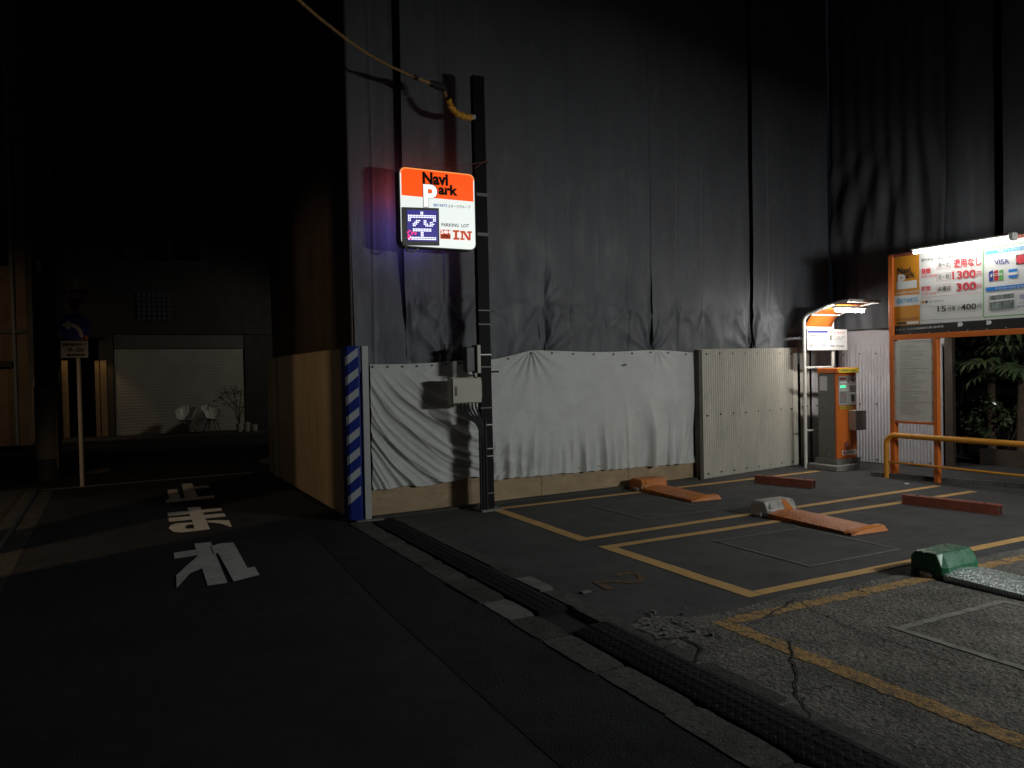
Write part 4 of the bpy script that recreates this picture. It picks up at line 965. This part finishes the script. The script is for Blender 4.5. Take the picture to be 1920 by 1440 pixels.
# fluorescent lamp above the board
LX = 9.42
lA, lB = AX(1714, 474, LX), AX(1893, 448, LX)
b = MB(); b.tube([lA, lB], .017, 10); tb = b.build('lamp_tube', m_tube, pbd)
b = MB(); b.bar(lA+Vector((.0, .03, .045)), lB+Vector((0, -.02, .045)), .055, .02); hd = b.build('lamp_shade', m_white, pbd)
b = MB(); b.box(LX-.045, LX+.05, lB.y-.07, lB.y-.005, lB.z-.02, lB.z+.07, .012); b.build('lamp_end', m_white, hd)
for yy in (lA.y-.1, lB.y+.08):
    b = MB(); b.bar((LX, yy, lB.z+.065), (PX+.02, yy, zt+.02), .025, .02); b.build('lamp_arm', m_rust, pbd)
# notice
nb = thing('notice_board', 'tall paper notice with small print in the orange frame under the price board', 'notice', (PX, 6.7, .84))
n0, n1 = ya-.07, yn+.033; zt2 = zr0-.012
b = MB(); b.box(PX-.012, PX-.0, n1, n0, zn0+.004, zt2); b.build('backing', m_offw, nb)
random.seed(3)
b = MB(); bb = MB(); yy0, yy1 = n0-.085, n1+.06; z = zt2-.06; i = 0
lines = 34
for i in range(lines):
    z = zt2 - .07 - i*(zt2-zn0-.13)/lines
    if i in (11, 22, 27): b.q((PX-.0155, yy0, z), (PX-.0155, yy1, z), (PX-.0155, yy1, z+.004), (PX-.0155, yy0, z+.004)); continue
    s_ = ''.join(random.choice('駐車場利用約款の料金は事項管理者時間以内を超え場合') for _ in range(int(12+20*random.random()))) 
    w_ = (yy0-yy1)*len(s_)/32
    bb.text(s_, (PX-.0155, yy0, z+.013), (PX-.0155, yy0-w_, z+.013), (PX-.0155, yy0, z), 0)
b.build('rule', m_rust, nb); bb.build('small_print', m_grey, nb)
for k in range(6):
    z = zn0+.06+k*(zt2-zn0-.1)/5
    for y in (n0-.008, n1+.008): b = MB(); b.tube([(PX-.012, y, z), (PX-.019, y, z)], .006, 6); b.build('screw', m_brown, nb)

# ---------------------------------------------------------------- payment machine
pm = thing('payment_machine', 'orange and grey payment machine on a concrete plinth', 'parking machine', (9.85, 8.15, 0))
mx0, mx1, my0, my1 = 9.62, 10.06, 7.98, 8.30
b = MB(); b.box(9.49, 10.19, 7.86, 8.40, 0, .085, .008); b.build('plinth', m_conc, pm)
b = MB(); b.box(mx0-.02, mx1+.06, my0-.03, my1+.05, .085, .17, .006); b.build('base', m_grey, pm)
b = MB(); b.box(mx0, mx1-.0, my0+.02, my1, .171, 1.46, .006); b.build('cabinet', m_grey, pm)
b = MB(); b.box(mx0, mx1, my0-.03, my0+.019, .171, 1.46, .012); fr = b.build('front_door', m_orange, pm)
b = MB(); b.box(mx0-.012, mx1+.012, my0-.06, my1+.01, 1.461, 1.545, .012); b.build('top_cover', m_orange, pm)
fy = my0-.032
def mq(name, x0, x1, z0, z1, mat, parent, d=0): b = MB(); b.q((x0, fy-d, z0), (x1, fy-d, z0), (x1, fy-d, z1), (x0, fy-d, z1)); return b.build(name, mat, parent)
b = MB(); b.box(mx0+.01, mx1+.01, my0-.068, my0-.061, 1.47, 1.54); ys_ = b.build('yellow_label', m_gold, pm)
b = MB(); b.text('精算機 Ticket', (mx0+.05, my0-.0705, 1.52), (mx1-.05, my0-.0705, 1.52), (mx0+.05, my0-.0705, 1.49), .01); b.build('lettering', m_dgrey, ys_)
mw = mx1-mx0
b = MB(); b.box(mx0+.035, mx1-.03, fy-.008, fy+.0, .98, 1.42, .004); cpnl = b.build('control_panel', m_wpost, pm)
fy -= .0105
mq('red_label', mx0+.05, mx0+.2, 1.36, 1.40, m_rust, cpnl); mq('white_slot', mx0+.05, mx0+.21, 1.31, 1.335, m_paper, cpnl)
mq('display', mx0+.065, mx0+.175, 1.245, 1.275, m_ledg, cpnl)
mq('screen', mx0+.27, mx0+.42, 1.32, 1.40, m_paper, cpnl); mq('red_arrow', mx0+.29, mx0+.33, 1.36, 1.385, m_red2, cpnl, .002); mq('card_mark', mx0+.32, mx0+.38, 1.335, 1.36, m_blk, cpnl, .002)
mq('keypad', mx0+.26, mx0+.41, 1.19, 1.28, m_grey, cpnl); mq('white_slot', mx0+.27, mx0+.42, 1.145, 1.165, m_paper, cpnl)
mq('note_slot', mx0+.30, mx0+.38, 1.03, 1.13, m_dgrey, cpnl); mq('coin_plate', mx0+.05, mx0+.21, 1.01, 1.19, m_strap, cpnl)
mq('button', mx0+.15, mx0+.175, 1.09, 1.115, m_red, cpnl, .002); mq('button', mx0+.09, mx0+.115, 1.15, 1.165, m_blk, cpnl, .002)
mq('seam', mx0+.235, mx0+.24, 1.0, 1.4, m_dgrey, cpnl)
for xx, zz in ((.28, 1.22), (.32, 1.22), (.36, 1.22), (.36, 1.25)): mq('key', mx0+xx, mx0+xx+.015, zz, zz+.015, m_blk, cpnl, .002)
fy += .0105
mq('yellow_label', mx0+.06, mx0+.34, .92, .965, m_gold, fr)
b = MB(); b.text('お支払い', (mx0+.08, fy-.003, .955), (mx0+.30, fy-.003, .955), (mx0+.08, fy-.003, .93), .01); b.build('lettering', m_dgrey, fr)
b = MB(); b.box(mx0+.24, mx0+.49, fy-.13, fy-.001, .60, .90, .008); b.build('receipt_box', m_strap, pm)
p0 = MB(); p0.tube([(mx0+.2, fy-.004, .38), (mx0+.2, fy+.003, .38)], .055, 16); p0.build('round_logo', m_rust, fr)
mq('white_label', mx0+.1, mx0+.42, .225, .30, m_paper, fr); mq('red_logo', mx0+.12, mx0+.17, .24, .285, m_red2, fr, .003)
b = MB(); b.text('駐車券', (mx0+.2, fy-.003, .285), (mx0+.39, fy-.003, .285), (mx0+.2, fy-.003, .24), .02); b.build('lettering', m_grey, fr)
b = MB(); b.q((mx0-.003, 8.26, 1.2), (mx0-.003, 8.12, 1.2), (mx0-.003, 8.12, 1.42), (mx0-.003, 8.26, 1.42)); b.build('white_notice', m_paper, pm)
b = MB(); b.tube([(mx0-.005, 8.1, .24), (mx0-.012, 8.1, .24)], .02, 8); b.build('vent_cap', m_conc, pm)

# ---------------------------------------------------------------- payment shelter
sh = thing('payment_shelter', 'white tube shelter with an orange roof over the payment machine', 'shelter', (9.8, 8.5, 0))
xl, xr, yp = 9.50, 10.13, 8.44
def arch(x, r_=.024, foot=0.):
    pts = [(x, yp, foot), (x, yp, 2.0), (x, yp, 2.26)] + [(x, yp-.16*(1-math.cos(a)), 2.26+.13*math.sin(a)) for a in [R(k*15) for k in range(1, 6)]] + [(x, 8.1, 2.44), (x, 7.9, 2.49), (x, 7.72, 2.515), (x, 7.6, 2.515)]
    b = MB(); b.tube(pts, r_, 12); return b
arch(xl, .026).build('post', m_white, sh, smooth=True); arch(xr, .026).build('post', m_white, sh, smooth=True)
for z, n in ((2.175, 'cross_tube'), (2.02, 'cross_tube'), (1.555, 'cross_tube')):
    b = MB(); b.tube([(xl, yp-.005, z), (xr, yp-.005, z)], .018, 8); b.build(n, m_white, sh, smooth=True)
b = MB(); b.tube([(xl, 7.6, 2.515), (xr, 7.6, 2.515)], .024, 10); b.build('cross_tube', m_white, sh, smooth=True)
b = MB(); b.tube([(xl, 8.3, 2.365), (xr, 8.3, 2.365)], .014, 8); b.build('cross_tube', m_white, sh, smooth=True)
b = MB(); b.tube([(xl, yp, .58), (xl+.32, yp, .58)], .016, 8); b.build('side_hook', m_white, sh, smooth=True)
def roof(u, v):
    a = v
    if a < .35: t_ = a/.35; y = yp-.015-.13*t_**1.5; z = 2.19+.185*t_
    else: t_ = (a-.35)/.65; y = yp-.145-(.69)*t_; z = 2.375+.10*t_ + .05*math.sin(t_*2.2)
    return (xl+.025+(xr-xl-.05)*u, y, z)
b = MB(); b.grid(roof, 4, 18); rf = b.build('roof', m_orange, sh, smooth=True)
rf.modifiers.new('s', 'SOLIDIFY').thickness = .006
sA, sB, sC = AY(1512, 617, yp-.03), AY(1587, 618, yp-.03), AY(1512, 657, yp-.03)
b = MB(); b.box(sA.x, sB.x, yp-.045, yp-.028, sC.z, sA.z, .003); ss = b.build('info_sign', m_paper, sh)
def s3(x, y): p = AY(1480+x/4, 540+y/4, yp-.05); p.y = yp-.05; return p
def st(b, s_, x0, y0, x1, y1, skew, bold=.0): b.text(s_, s3(x0, y0), s3(x1, y0+skew), s3(x0, y1), bold)
b = MB(); b.q(s3(138, 320), s3(138, 336), s3(288, 336), s3(288, 319)); b.build('blue_band', m_navy, ss)
b = MB(); st(b, 'ナビパークアプリ', 298, 326, 415, 345, 3, .02); b.build('lettering', m_red, ss)
b = MB(); st(b, 'アプリで検索・精算', 325, 362, 412, 372, 3); st(b, '24時間受付', 340, 378, 400, 388, 2); st(b, 'App  Google', 305, 427, 412, 440, 2, .03)
st(b, '駐車場 満空 予約', 142, 350, 278, 362, 3, .02); st(b, 'PayPay', 155, 380, 180, 388, 0, .02); st(b, 'クレジット', 212, 380, 275, 388, 0); st(b, '15分 400', 210, 408, 275, 418, 0, .01); st(b, '24h 精算', 210, 428, 275, 438, 0, .01); st(b, 'Suica', 150, 408, 180, 440, 0, .01)
b.build('lettering', m_blk, ss)
b = MB()
for (a_, c_) in (((132, 374), (288, 374)), ((132, 398), (288, 398)), ((196, 374), (196, 446)), ((296, 405), (420, 405))):
    p, q_ = s3(*a_), s3(*c_); w_ = .002
    if abs(p.x-q_.x) > .05: b.q(p+Vector((0, 0, w_)), p-Vector((0, 0, w_)), q_-Vector((0, 0, w_)), q_+Vector((0, 0, w_)))
    else: b.q(p-Vector((w_, 0, 0)), q_-Vector((w_, 0, 0)), q_+Vector((w_, 0, 0)), p+Vector((w_, 0, 0)))
b.build('rule', m_cyan, ss)
b = MB(); b.q(s3(304, 355), s3(304, 392), s3(318, 392), s3(318, 355)); b.build('phone_icon', m_grey, ss)
# lamp under the canopy
l1, l2 = AY(1571, 582, 7.72), AY(1622, 584, 7.72)
b = MB(); b.tube([(l1.x, 7.75, 2.385), (l2.x, 7.75, 2.385)], .02, 10); b.build('lamp_tube', m_tube2, sh)
b = MB(); b.box(l1.x-.03, l2.x+.03, 7.70, 7.80, 2.412, 2.45, .008); b.build('lamp_shade', m_white, sh)

# ---------------------------------------------------------------- plants behind the rail
random.seed(11)
def fan_leaf(b, c, d, size, n=15):
    d = Vector(d).normalized(); side = d.cross(Vector((0, 0, 1))).normalized(); up = side.cross(d).normalized()
    for k in range(n):
        a = (k/(n-1)-.5)*R(230); dr_ = d*math.cos(a)+side*math.sin(a); L_ = size*(.75+.3*random.random())*(1-.25*abs(a)/2)
        w = size*.075; nrm = (-d*math.sin(a)+side*math.cos(a)); p = Vector(c)
        sag = [0, .0, -.04, -.16]; f = [0.05, .4, .75, 1.0]; ws = [.35, 1, .75, .05]
        pts = [p+dr_*L_*ff + up*L_*.12*math.sin(ff*2.5) + Vector((0, 0, sg*L_*1.3)) for ff, sg in zip(f, sag)]
        for i in range(3):
            b.q(pts[i]-nrm*w*ws[i], pts[i]+nrm*w*ws[i], pts[i+1]+nrm*w*ws[i+1], pts[i+1]-nrm*w*ws[i+1])
def fan_palm(base, h, nleaf, size, label):
    t = thing('fan_palm', label, 'palm', base, 'fan palms behind the yellow rail'); base = Vector(base)
    b = MB(); b.tube([base, base+Vector((.03, .02, h*.5)), base+Vector((0, 0, h))], [.07, .06, .05], 9); b.build('trunk', m_bark, t)
    top_ = base+Vector((0, 0, h)); b = MB()
    for k in range(nleaf):
        a = 2.4*k; el = R(65-75*k/nleaf+12*random.random()); L_ = size*(1.0+.5*random.random())
        d = Vector((math.cos(a)*math.cos(el), math.sin(a)*math.cos(el), math.sin(el)))
        e = top_ + d*L_*.9; b.tube([top_, top_+d*L_*.5+Vector((0, 0, .03)), e], .008, 5)
        fan_leaf(b, e, (d+Vector((-.15, -.1, -.75))).normalized(), size*(.75+.3*random.random()))
    b.build('crown', m_leaf, t)
pa, pb, pc_ = AX(1858, 700, 11.9).y, AX(1805, 700, 12.3).y, AX(1915, 700, 11.8).y
fan_palm((11.9, pa, .1), 2.0, 22, .66, 'tallest dark fan palm behind the yellow rail')
fan_palm((12.3, pb, .1), 1.45, 16, .55, 'shorter fan palm nearest the end of the corrugated wall')
fan_palm((11.8, pc_, .1), 1.2, 16, .55, 'low fan palm at the right edge under the price board')
def shrub(name, base, r_, h, n, leaf, label, mat, cat='shrub', grp=None, stems=6):
    t = thing(name, label, cat, base, grp); base = Vector(base); b = MB()
    for k in range(stems):
        a = k*2.4; tip = base+Vector((r_*.6*math.cos(a), r_*.6*math.sin(a), h*.8)); b.tube([base, base.lerp(tip, .5)+Vector((0, 0, .05)), tip], [.012, .009, .004], 5)
    b.build('stems', m_bark, t); b = MB()
    cl = [(base+Vector((r_*random.uniform(-.8, .8), r_*random.uniform(-.8, .8), h*random.uniform(.35, 1))), r_*random.uniform(.2, .42)) for _ in range(14)]
    for i in range(n):
        c, rr = random.choice(cl); d = Vector((random.gauss(0, 1), random.gauss(0, 1), random.gauss(0, 1))).normalized()
        p = c+d*rr*random.random()**.4; ax = Vector((random.gauss(0, 1), random.gauss(0, 1), random.gauss(-.2, .7))).normalized(); s_ = ax.cross(d).normalized()
        L_ = leaf*random.uniform(.6, 1.3); b.q(p, p+ax*L_*.5+s_*L_*.2, p+ax*L_, p+ax*L_*.5-s_*L_*.2)
    b.build('leaves', mat, t)
shrub('shrub', (12.3, AX(1790, 700, 12.3).y, .1), .5, 2.0, 900, .09, 'leafy shrub beside the end of the corrugated wall', m_leaf2, grp=None)
shrub('shrub', (12.2, AX(1880, 700, 12.2).y, .1), .6, .9, 800, .09, 'low leafy shrub at the foot of the tallest fan palm', m_leaf, grp=None)

# ---------------------------------------------------------------- road sign at the junction
rs = thing('road_sign', 'white post with red triangle, blue turn disc and a small plate at the junction', 'road sign', (-.43, 13.13, 0))
b = MB(); b.tube([(-.43, 13.13, 0), (-.43, 13.13, 3.1)], .03, 10); b.build('post', m_white, rs)
RY = 13.08
def zz(x, y, d=.0): p = AY(60+x/6, 520+y/6, RY-d); p.y = RY-d; return p
tri = [zz(300, 132), zz(650, 140), zz(480, 420)]
b = MB(); b.prism([p for p in tri][::-1], (0, .012, 0)); ts = b.build('triangle_sign', M('sign_red', (.16, .012, .012), .5), rs)
b = MB(); b.text('止まれ', zz(365, 165, .004), zz(585, 170, .004), zz(365, 225, .004), .02); b.build('lettering', m_white, ts)
c = zz(478, 560); b = MB(); b.tube([Vector((c.x, RY, c.z)), Vector((c.x, RY-.01, c.z))], .205, 32); bsn = b.build('turn_disc', M('sign_blue', (.008, .02, .30), .5), rs)
b = MB(); N = 10; inn, out_ = [], []
for k in range(N+1):
    a = R(90*k/N); ox, oz = zz(430, 660, .014).x, zz(430, 660, .014).z; r1, r2 = .155, .215
    inn.append((ox+.0+r1*math.sin(a)*.8, RY-.014, oz-.02+r1*math.cos(a))); out_.append((ox+r2*math.sin(a)*.8, RY-.014, oz-.02+r2*math.cos(a)))
for k in range(N): b.q(inn[k], inn[k+1], out_[k+1], out_[k])
ax_, az_ = inn[0][0], (inn[0][2]+out_[0][2])/2
b.q((ax_, RY-.0145, az_-.075), (ax_, RY-.0145, az_+.075), (ax_-.11, RY-.0145, az_)); b.build('turn_arrow', m_white, bsn)
b = MB(); b.prism([zz(322, 712, -.002), zz(325, 905, -.002), zz(632, 905, -.002), zz(632, 712, -.002)], (0, .01, 0)); pls = b.build('plate', m_wpost, rs)
b = MB(); b.text('自転車を除く', zz(345, 738, .006), zz(610, 738, .006), zz(345, 775, .006), .02); b.text('8-20', zz(400, 790, .006), zz(590, 790, .006), zz(400, 835, .006), .02); b.q(zz(420, 862, .006), zz(420, 882, .006), zz(595, 882, .006), zz(595, 862, .006)); b.q(zz(380, 872, .006), zz(425, 892, .006), zz(425, 852, .006)); b.build('lettering', m_blk, pls)
b = MB(); b.tube([zz(620, 700, .03), zz(620, 660, .03)], .02, 8); b.tube([zz(545, 705, .03), zz(625, 690, .03)], .008, 6); b.build('reflector', m_orange, rs)

# ---------------------------------------------------------------- utility pole on the left
up = thing('utility_pole', 'thick dark utility pole behind the road sign', 'utility pole', (-.92, 14.3, 0))
b = MB(); b.tube([(-.92, 14.3, 0), (-.92, 14.3, 9.5)], [.17, .145], 24); b.build('shaft', m_cpole, up, smooth=True)
zc = AY(92, 725, 14.1).z
b = MB(); b.tube([(-.92, 14.3, .35), (-.92, 14.3, zc)], .182, 24); b.build('protective_wrap', M('ribbed_wrap', (.2, .19, .17), .7, var=.2, vs=30, bump=.6, bs=60), up, smooth=True)
for py in (354, 540, 555):
    z = AY(92, py, 14.1).z; b = MB(); b.tube([(-.92, 14.3, z-.012), (-.92, 14.3, z+.012)], .178, 20); b.build('band', m_strap, up)
b = MB(); b.tube([(-.79, 14.15, .2), (-.79, 14.15, 5)], .018, 8); b.build('conduit', m_grey, up)
b = MB(); z = AY(85, 500, 14.1).z; b.box(-1.0, -.93, 14.08, 14.12, z-.1, z+.1); b.build('number_plate', m_wpost, up)
for i, (p0_, p1_) in enumerate((((0, 176), (60, 168)), ((0, 196), (60, 194)), ((0, 266), (60, 268)))):
    a_, c_ = AY(*p0_, 14.0), AY(*p1_, 14.2); d = a_-c_
    b = MB(); pts = [c_+Vector((.1, 0, 0))+d*k*.9 - Vector((0, 0, .0)) for k in range(9)]; b.tube([Vector((-.95, 14.2, pts[0].z))]+pts, .02, 6)
    tag(b.build('overhead_wire', m_cable), ['black overhead wire, topmost of three leaving the utility pole', 'black overhead wire, middle of three leaving the utility pole', 'black overhead wire, lowest of three leaving the utility pole'][i], 'wire', 'overhead wires')
b = MB(); pts = [AY(140, 85, 18), AY(240, 115, 17), AY(340, 148, 16), AY(420, 175, 14.5), AY(492, 207, 13.0)]; b.tube(pts, .03, 6); tag(b.build('overhead_cable', m_ycable), 'thin brownish cable running across the dark street to the wrapped scaffold', 'cable')

# ---------------------------------------------------------------- building across the junction
be = thing('shop_building', 'dark building with a cream roller shutter across the junction', 'building', (1.5, 22.6, 0))
BY = 22.3
px = lambda x, y, Y=BY: AY(x, y, Y)
sxa, sxb = px(215, 700).x, px(458, 700).x; sz1_, sz0_ = px(330, 655).z, .12
eL, eR = px(131, 700).x, px(181, 700).x
xA, xB = -1.98, 9.0
b = MB()
b.box(xA, px(118, 700).x, BY, BY+.5, .12, 2.75)                 # left of the entrance
b.box(px(200, 700).x, sxa-.02, BY, BY+.5, .12, 2.75)
b.box(sxb+.02, xB, BY, BY+.5, .12, 2.75)
b.box(xA, xB, BY-.04, BY+.5, 2.751, 13)
b.build('wall', m_bwall, be)
b = MB(); b.box(xA, xB, BY+.9, BY+1.0, 0.1, 3); b.build('rear_wall', m_black, be)
b = MB(); nsl = 28
for i in range(nsl):
    z0 = sz0_+(2.36-sz0_)*i/nsl; z1 = z0+(2.36-sz0_)/nsl
    b.mesh([(sxa, BY+.06, z0), (sxb, BY+.06, z0), (sxb, BY+.055, z1-.012), (sxa, BY+.055, z1-.012), (sxb, BY+.06, z1), (sxa, BY+.06, z1)], [(0, 1, 2, 3), (3, 2, 4, 5)])
b.build('roller_shutter', m_shut, be)
b = MB(); b.box(sxa-.0, sxb, BY+.02, BY+.3, 2.37, 2.745); b.build('shutter_box', m_grey, be)
b = MB(); b.box(px(186, 700).x, px(213, 700).x-.0, BY-.05, BY-.001, .13, 2.7); b.build('side_panel', M('dim_panel', (.12, .1, .08), .6), be)
for xa_, xb_ in ((117, 129), (179, 187), (189, 201)):
    b = MB(); b.box(px(xa_, 740).x, px(xb_, 740).x, BY-.14, BY-.055, .13, px(xa_, 680).z+.05, .006); b.build('entrance_pillar', m_stone, be)
b = MB(); b.box(-1.15, -.1, BY-.6, BY-.045, 2.62, 2.75); b.build('canopy', m_bwall, be)
for (x0, y0, x1, y1) in ((215, 430, 236, 492), (262, 430, 318, 492), (322, 430, 378, 492), (215, 225, 238, 300), (262, 225, 312, 300), (322, 225, 378, 300), (110, 28, 136, 62), (205, 30, 300, 115)):
    a_, c_ = px(x0, y1, BY-.05), px(x1, y0, BY-.05)
    b = MB(); b.box(a_.x, c_.x, BY-.06, BY-.042, a_.z, c_.z); wf = b.build('window', M('dim_window_frame', (.1, .09, .08), .5), be)
    b = MB(); b.q((a_.x+.05, BY-.065, a_.z+.05), (c_.x-.05, BY-.065, a_.z+.05), (c_.x-.05, BY-.065, c_.z-.05), (a_.x+.05, BY-.065, c_.z-.05)); b.build('pane', m_glass, wf)
a_, c_ = px(256, 602, BY-.05), px(320, 550, BY-.05)
b = MB(); nn = 7
for i in range(nn):
    for j in range(6):
        w_, h_ = (c_.x-a_.x)/nn, (c_.z-a_.z)/6; b.box(a_.x+i*w_+.01, a_.x+(i+1)*w_-.01, BY-.09, BY-.041, a_.z+j*h_+.01, a_.z+(j+1)*h_-.01, .01)
b.build('glass_blocks', M('glass_block', (.12, .12, .13), .15, spec=.8), be)

# chairs before the shutter
def chair(loc, rot, label):
    t = thing('shell_chair', label, 'chair', (0, 0, 0), 'white shell chairs outside the shutter'); b = MB()
    def fn(u, v):
        a = u*2*math.pi; back = (1+math.cos(a))/2; arm = abs(math.sin(a))
        rim = .10+.36*back**2.2+.17*arm**2*(1-back*.3); rim *= 1 if math.cos(a) > -.6 else .45
        rr = v**.8; x = (.30*rr+.02*v)*math.sin(a); y = (.26*rr+.05*back*v)*math.cos(a)
        return (x*(1-.05*v), y, .40+rim*v**2.6)
    b.grid(fn, 36, 12); s_ = b.build('seat', m_seat, t, smooth='all'); s_.modifiers.new('s', 'SOLIDIFY').thickness = .012
    for sx in (-1, 1):
        for sy_ in (-1, 1):
            b = MB(); b.tube([(.08*sx, .08*sy_, .40), (.22*sx, .21*sy_, 0)], .011, 6); b.build('leg', m_brown, t)
    t.location = loc; t.rotation_euler = (0, 0, rot); return t
pc = AY(349, 790, 21.45); c1 = chair((pc.x, 21.45, .12), R(-22), 'white bucket chair on dark legs, the one farther from the potted plant')
pc2 = AY(397, 790, 21.45); c2 = copy_tree(c1, (pc2.x, 21.45, .12), R(14)); c1.scale = c2.scale = (.84, .84, .88); c2['label'] = 'white bucket chair on dark legs, the one nearer the potted plant'
for i, (px_, hh, lab) in enumerate(((449, .22, 'white flower pot below the bare plant, by the shutter'), (463, .24, 'tallest white pot, just right of the plant pot'), (477, .17, 'small white pot at the end of the row'))):
    p = AY(px_, 800, 21.5); b = MB(); b.lathe([(0, 0), (.07, 0), (.09, hh), (.075, hh), (.07, hh-.03), (0, hh-.03)], (p.x, 21.5, .12), 14); tag(b.build('flower_pot', m_clothpot, smooth=True), lab, 'flower pot', 'white pots outside the shutter')
p = AY(449, 800, 21.5)
bt_ = thing('potted_plant', 'thin leggy plant growing from a pot beside the chairs', 'plant', (p.x, 21.5, .3)); b = MB(); random.seed(5)
tips = [(-.35, 1.15), (-.15, 1.22), (.05, 1.1), (-.45, .95), (-.1, .8), (.1, .65)]
for dx, h in tips: b.tube([(p.x, 21.5, .3), (p.x+dx*.3, 21.48, .3+h*.45), (p.x+dx, 21.45, .22+h*.85)], .01, 5)
b.build('stems', m_bark, bt_); b = MB()
for dx, h in tips:
    c = Vector((p.x+dx, 21.45, .22+h*.85))
    for k in range(26):
        ax = Vector((random.gauss(0, 1), random.gauss(0, 1), random.gauss(-.3, .5))).normalized(); s_ = ax.orthogonal().normalized(); q_ = c+Vector((random.gauss(0, .1), random.gauss(0, .08), random.gauss(0, .06)))
        b.q(q_, q_+ax*.05+s_*.015, q_+ax*.11, q_+ax*.05-s_*.015)
b.build('leaves', m_leaf, bt_)

# ---------------------------------------------------------------- tan building at the far left
bl = thing('house', 'tan rendered house lit by a street lamp at the far left', 'building', (-4, 20.5, 0)); LY = 20.6
xr_ = AY(47, 500, LY).x
b = MB(); b.box(-9, xr_, LY, LY+1.5, .12, 15); b.build('wall', m_bwall2, bl)
b = MB(); b.box(xr_-.62, xr_-.02, LY-.03, LY-.001, AY(20, 178, LY).z, AY(20, 165, LY).z+.0); b.build('trim', m_brown, bl)
for (y0, y1) in ((205, 262), (395, 502)):
    a_, c_ = AY(-60, y1, LY), AY(19, y0, LY); b = MB(); b.box(a_.x, c_.x, LY-.05, LY-.001, a_.z, c_.z); w_ = b.build('window', m_bwall2, bl)
    b = MB(); b.box(a_.x+.05, c_.x-.06, LY-.058, LY-.051, a_.z+.06, c_.z-.06); b.build('pane', m_glass, w_)
a_, c_ = AY(-60, 812, LY), AY(24, 690, LY)
b = MB(); b.box(a_.x, c_.x, LY-.04, LY-.001, .13, c_.z); b.build('garage_door', m_stone, bl)
b = MB(); b.box(a_.x, c_.x, LY-.16, LY-.041, c_.z+.02, c_.z+.16); b.build('awning', m_dgrey, bl)
b = MB(); x_ = AY(28, 700, LY).x; b.tube([(x_, LY-.06, .15), (x_, LY-.06, 9)], .035, 10); b.build('downpipe', m_wpost, bl)
b = MB(); b.box(-9, xr_, LY-.07, LY-.001, AY(20, 625, LY).z, AY(20, 618, LY).z+.02); b.build('ledge', m_conc, bl)

# ---------------------------------------------------------------- street side blockers added outside the frame that shade the lamp light
b = MB(); b.box(-2.3, -2.1, -3, 6.75, 0, 5); tag(b.build('beam_blocker_wall', m_conc), 'added unseen concrete wall cutting the near edge of the alley lamp beam', 'wall')  # unseen wall added to block the near side of the alley light
b = MB(); b.box(-2.3, -2.1, 7.5, 8.05, 0, 5); tag(b.build('beam_blocker_pillar', m_conc), 'added unseen concrete pillar making the dark gap in the alley lamp beam', 'pillar')  # unseen pillar added to split the alley light into two bands
p = G(742, 962)
t = thing('drain_fitting', 'small grey bent fitting lying at the head of the drain by the corner post', 'drain fitting', (p.x, p.y, 0))
b = MB(); b.box(p.x-.16, p.x+.02, p.y-.05, p.y+.05, 0, .055, .01); b.build('block', m_kerb3, t)
b = MB(); b.tube([(p.x-.02, p.y-.07, .02), (p.x+.05, p.y-.06, .05), (p.x+.11, p.y-.02, .055), (p.x+.16, p.y+.04, .03)], .018, 8); b.build('hose_end', m_strap, t)
lt = thing('lot_lamp_stand', 'unseen lot lamp on an added post, with a hood added to cut its upward light', 'lamp', (7.9, .3, 0))
d = Vector((6.0-7.9, 7.0-.3, 0)).normalized(); n = Vector((d.y, -d.x, 0)); c = Vector((7.9, .3, 2.6))
b = MB(); b.bar(c+n*.75+d*.18+Vector((0, 0, .13)), c-n*.75+d*.18+Vector((0, 0, .125)), .5, .02); b.build('light_cutoff_hood', m_white, lt)  # unseen hood added so the lamp fades towards the upper sheets
b = MB(); b.bar(c+n*.75-d*.05, c-n*.75-d*.05, .02, .25); b.build('back_plate', m_white, lt)
b = MB(); q = c-d*.12; b.tube([(q.x, q.y, 0), (q.x, q.y, 2.72)], .04, 10); b.build('post', m_orange, lt)
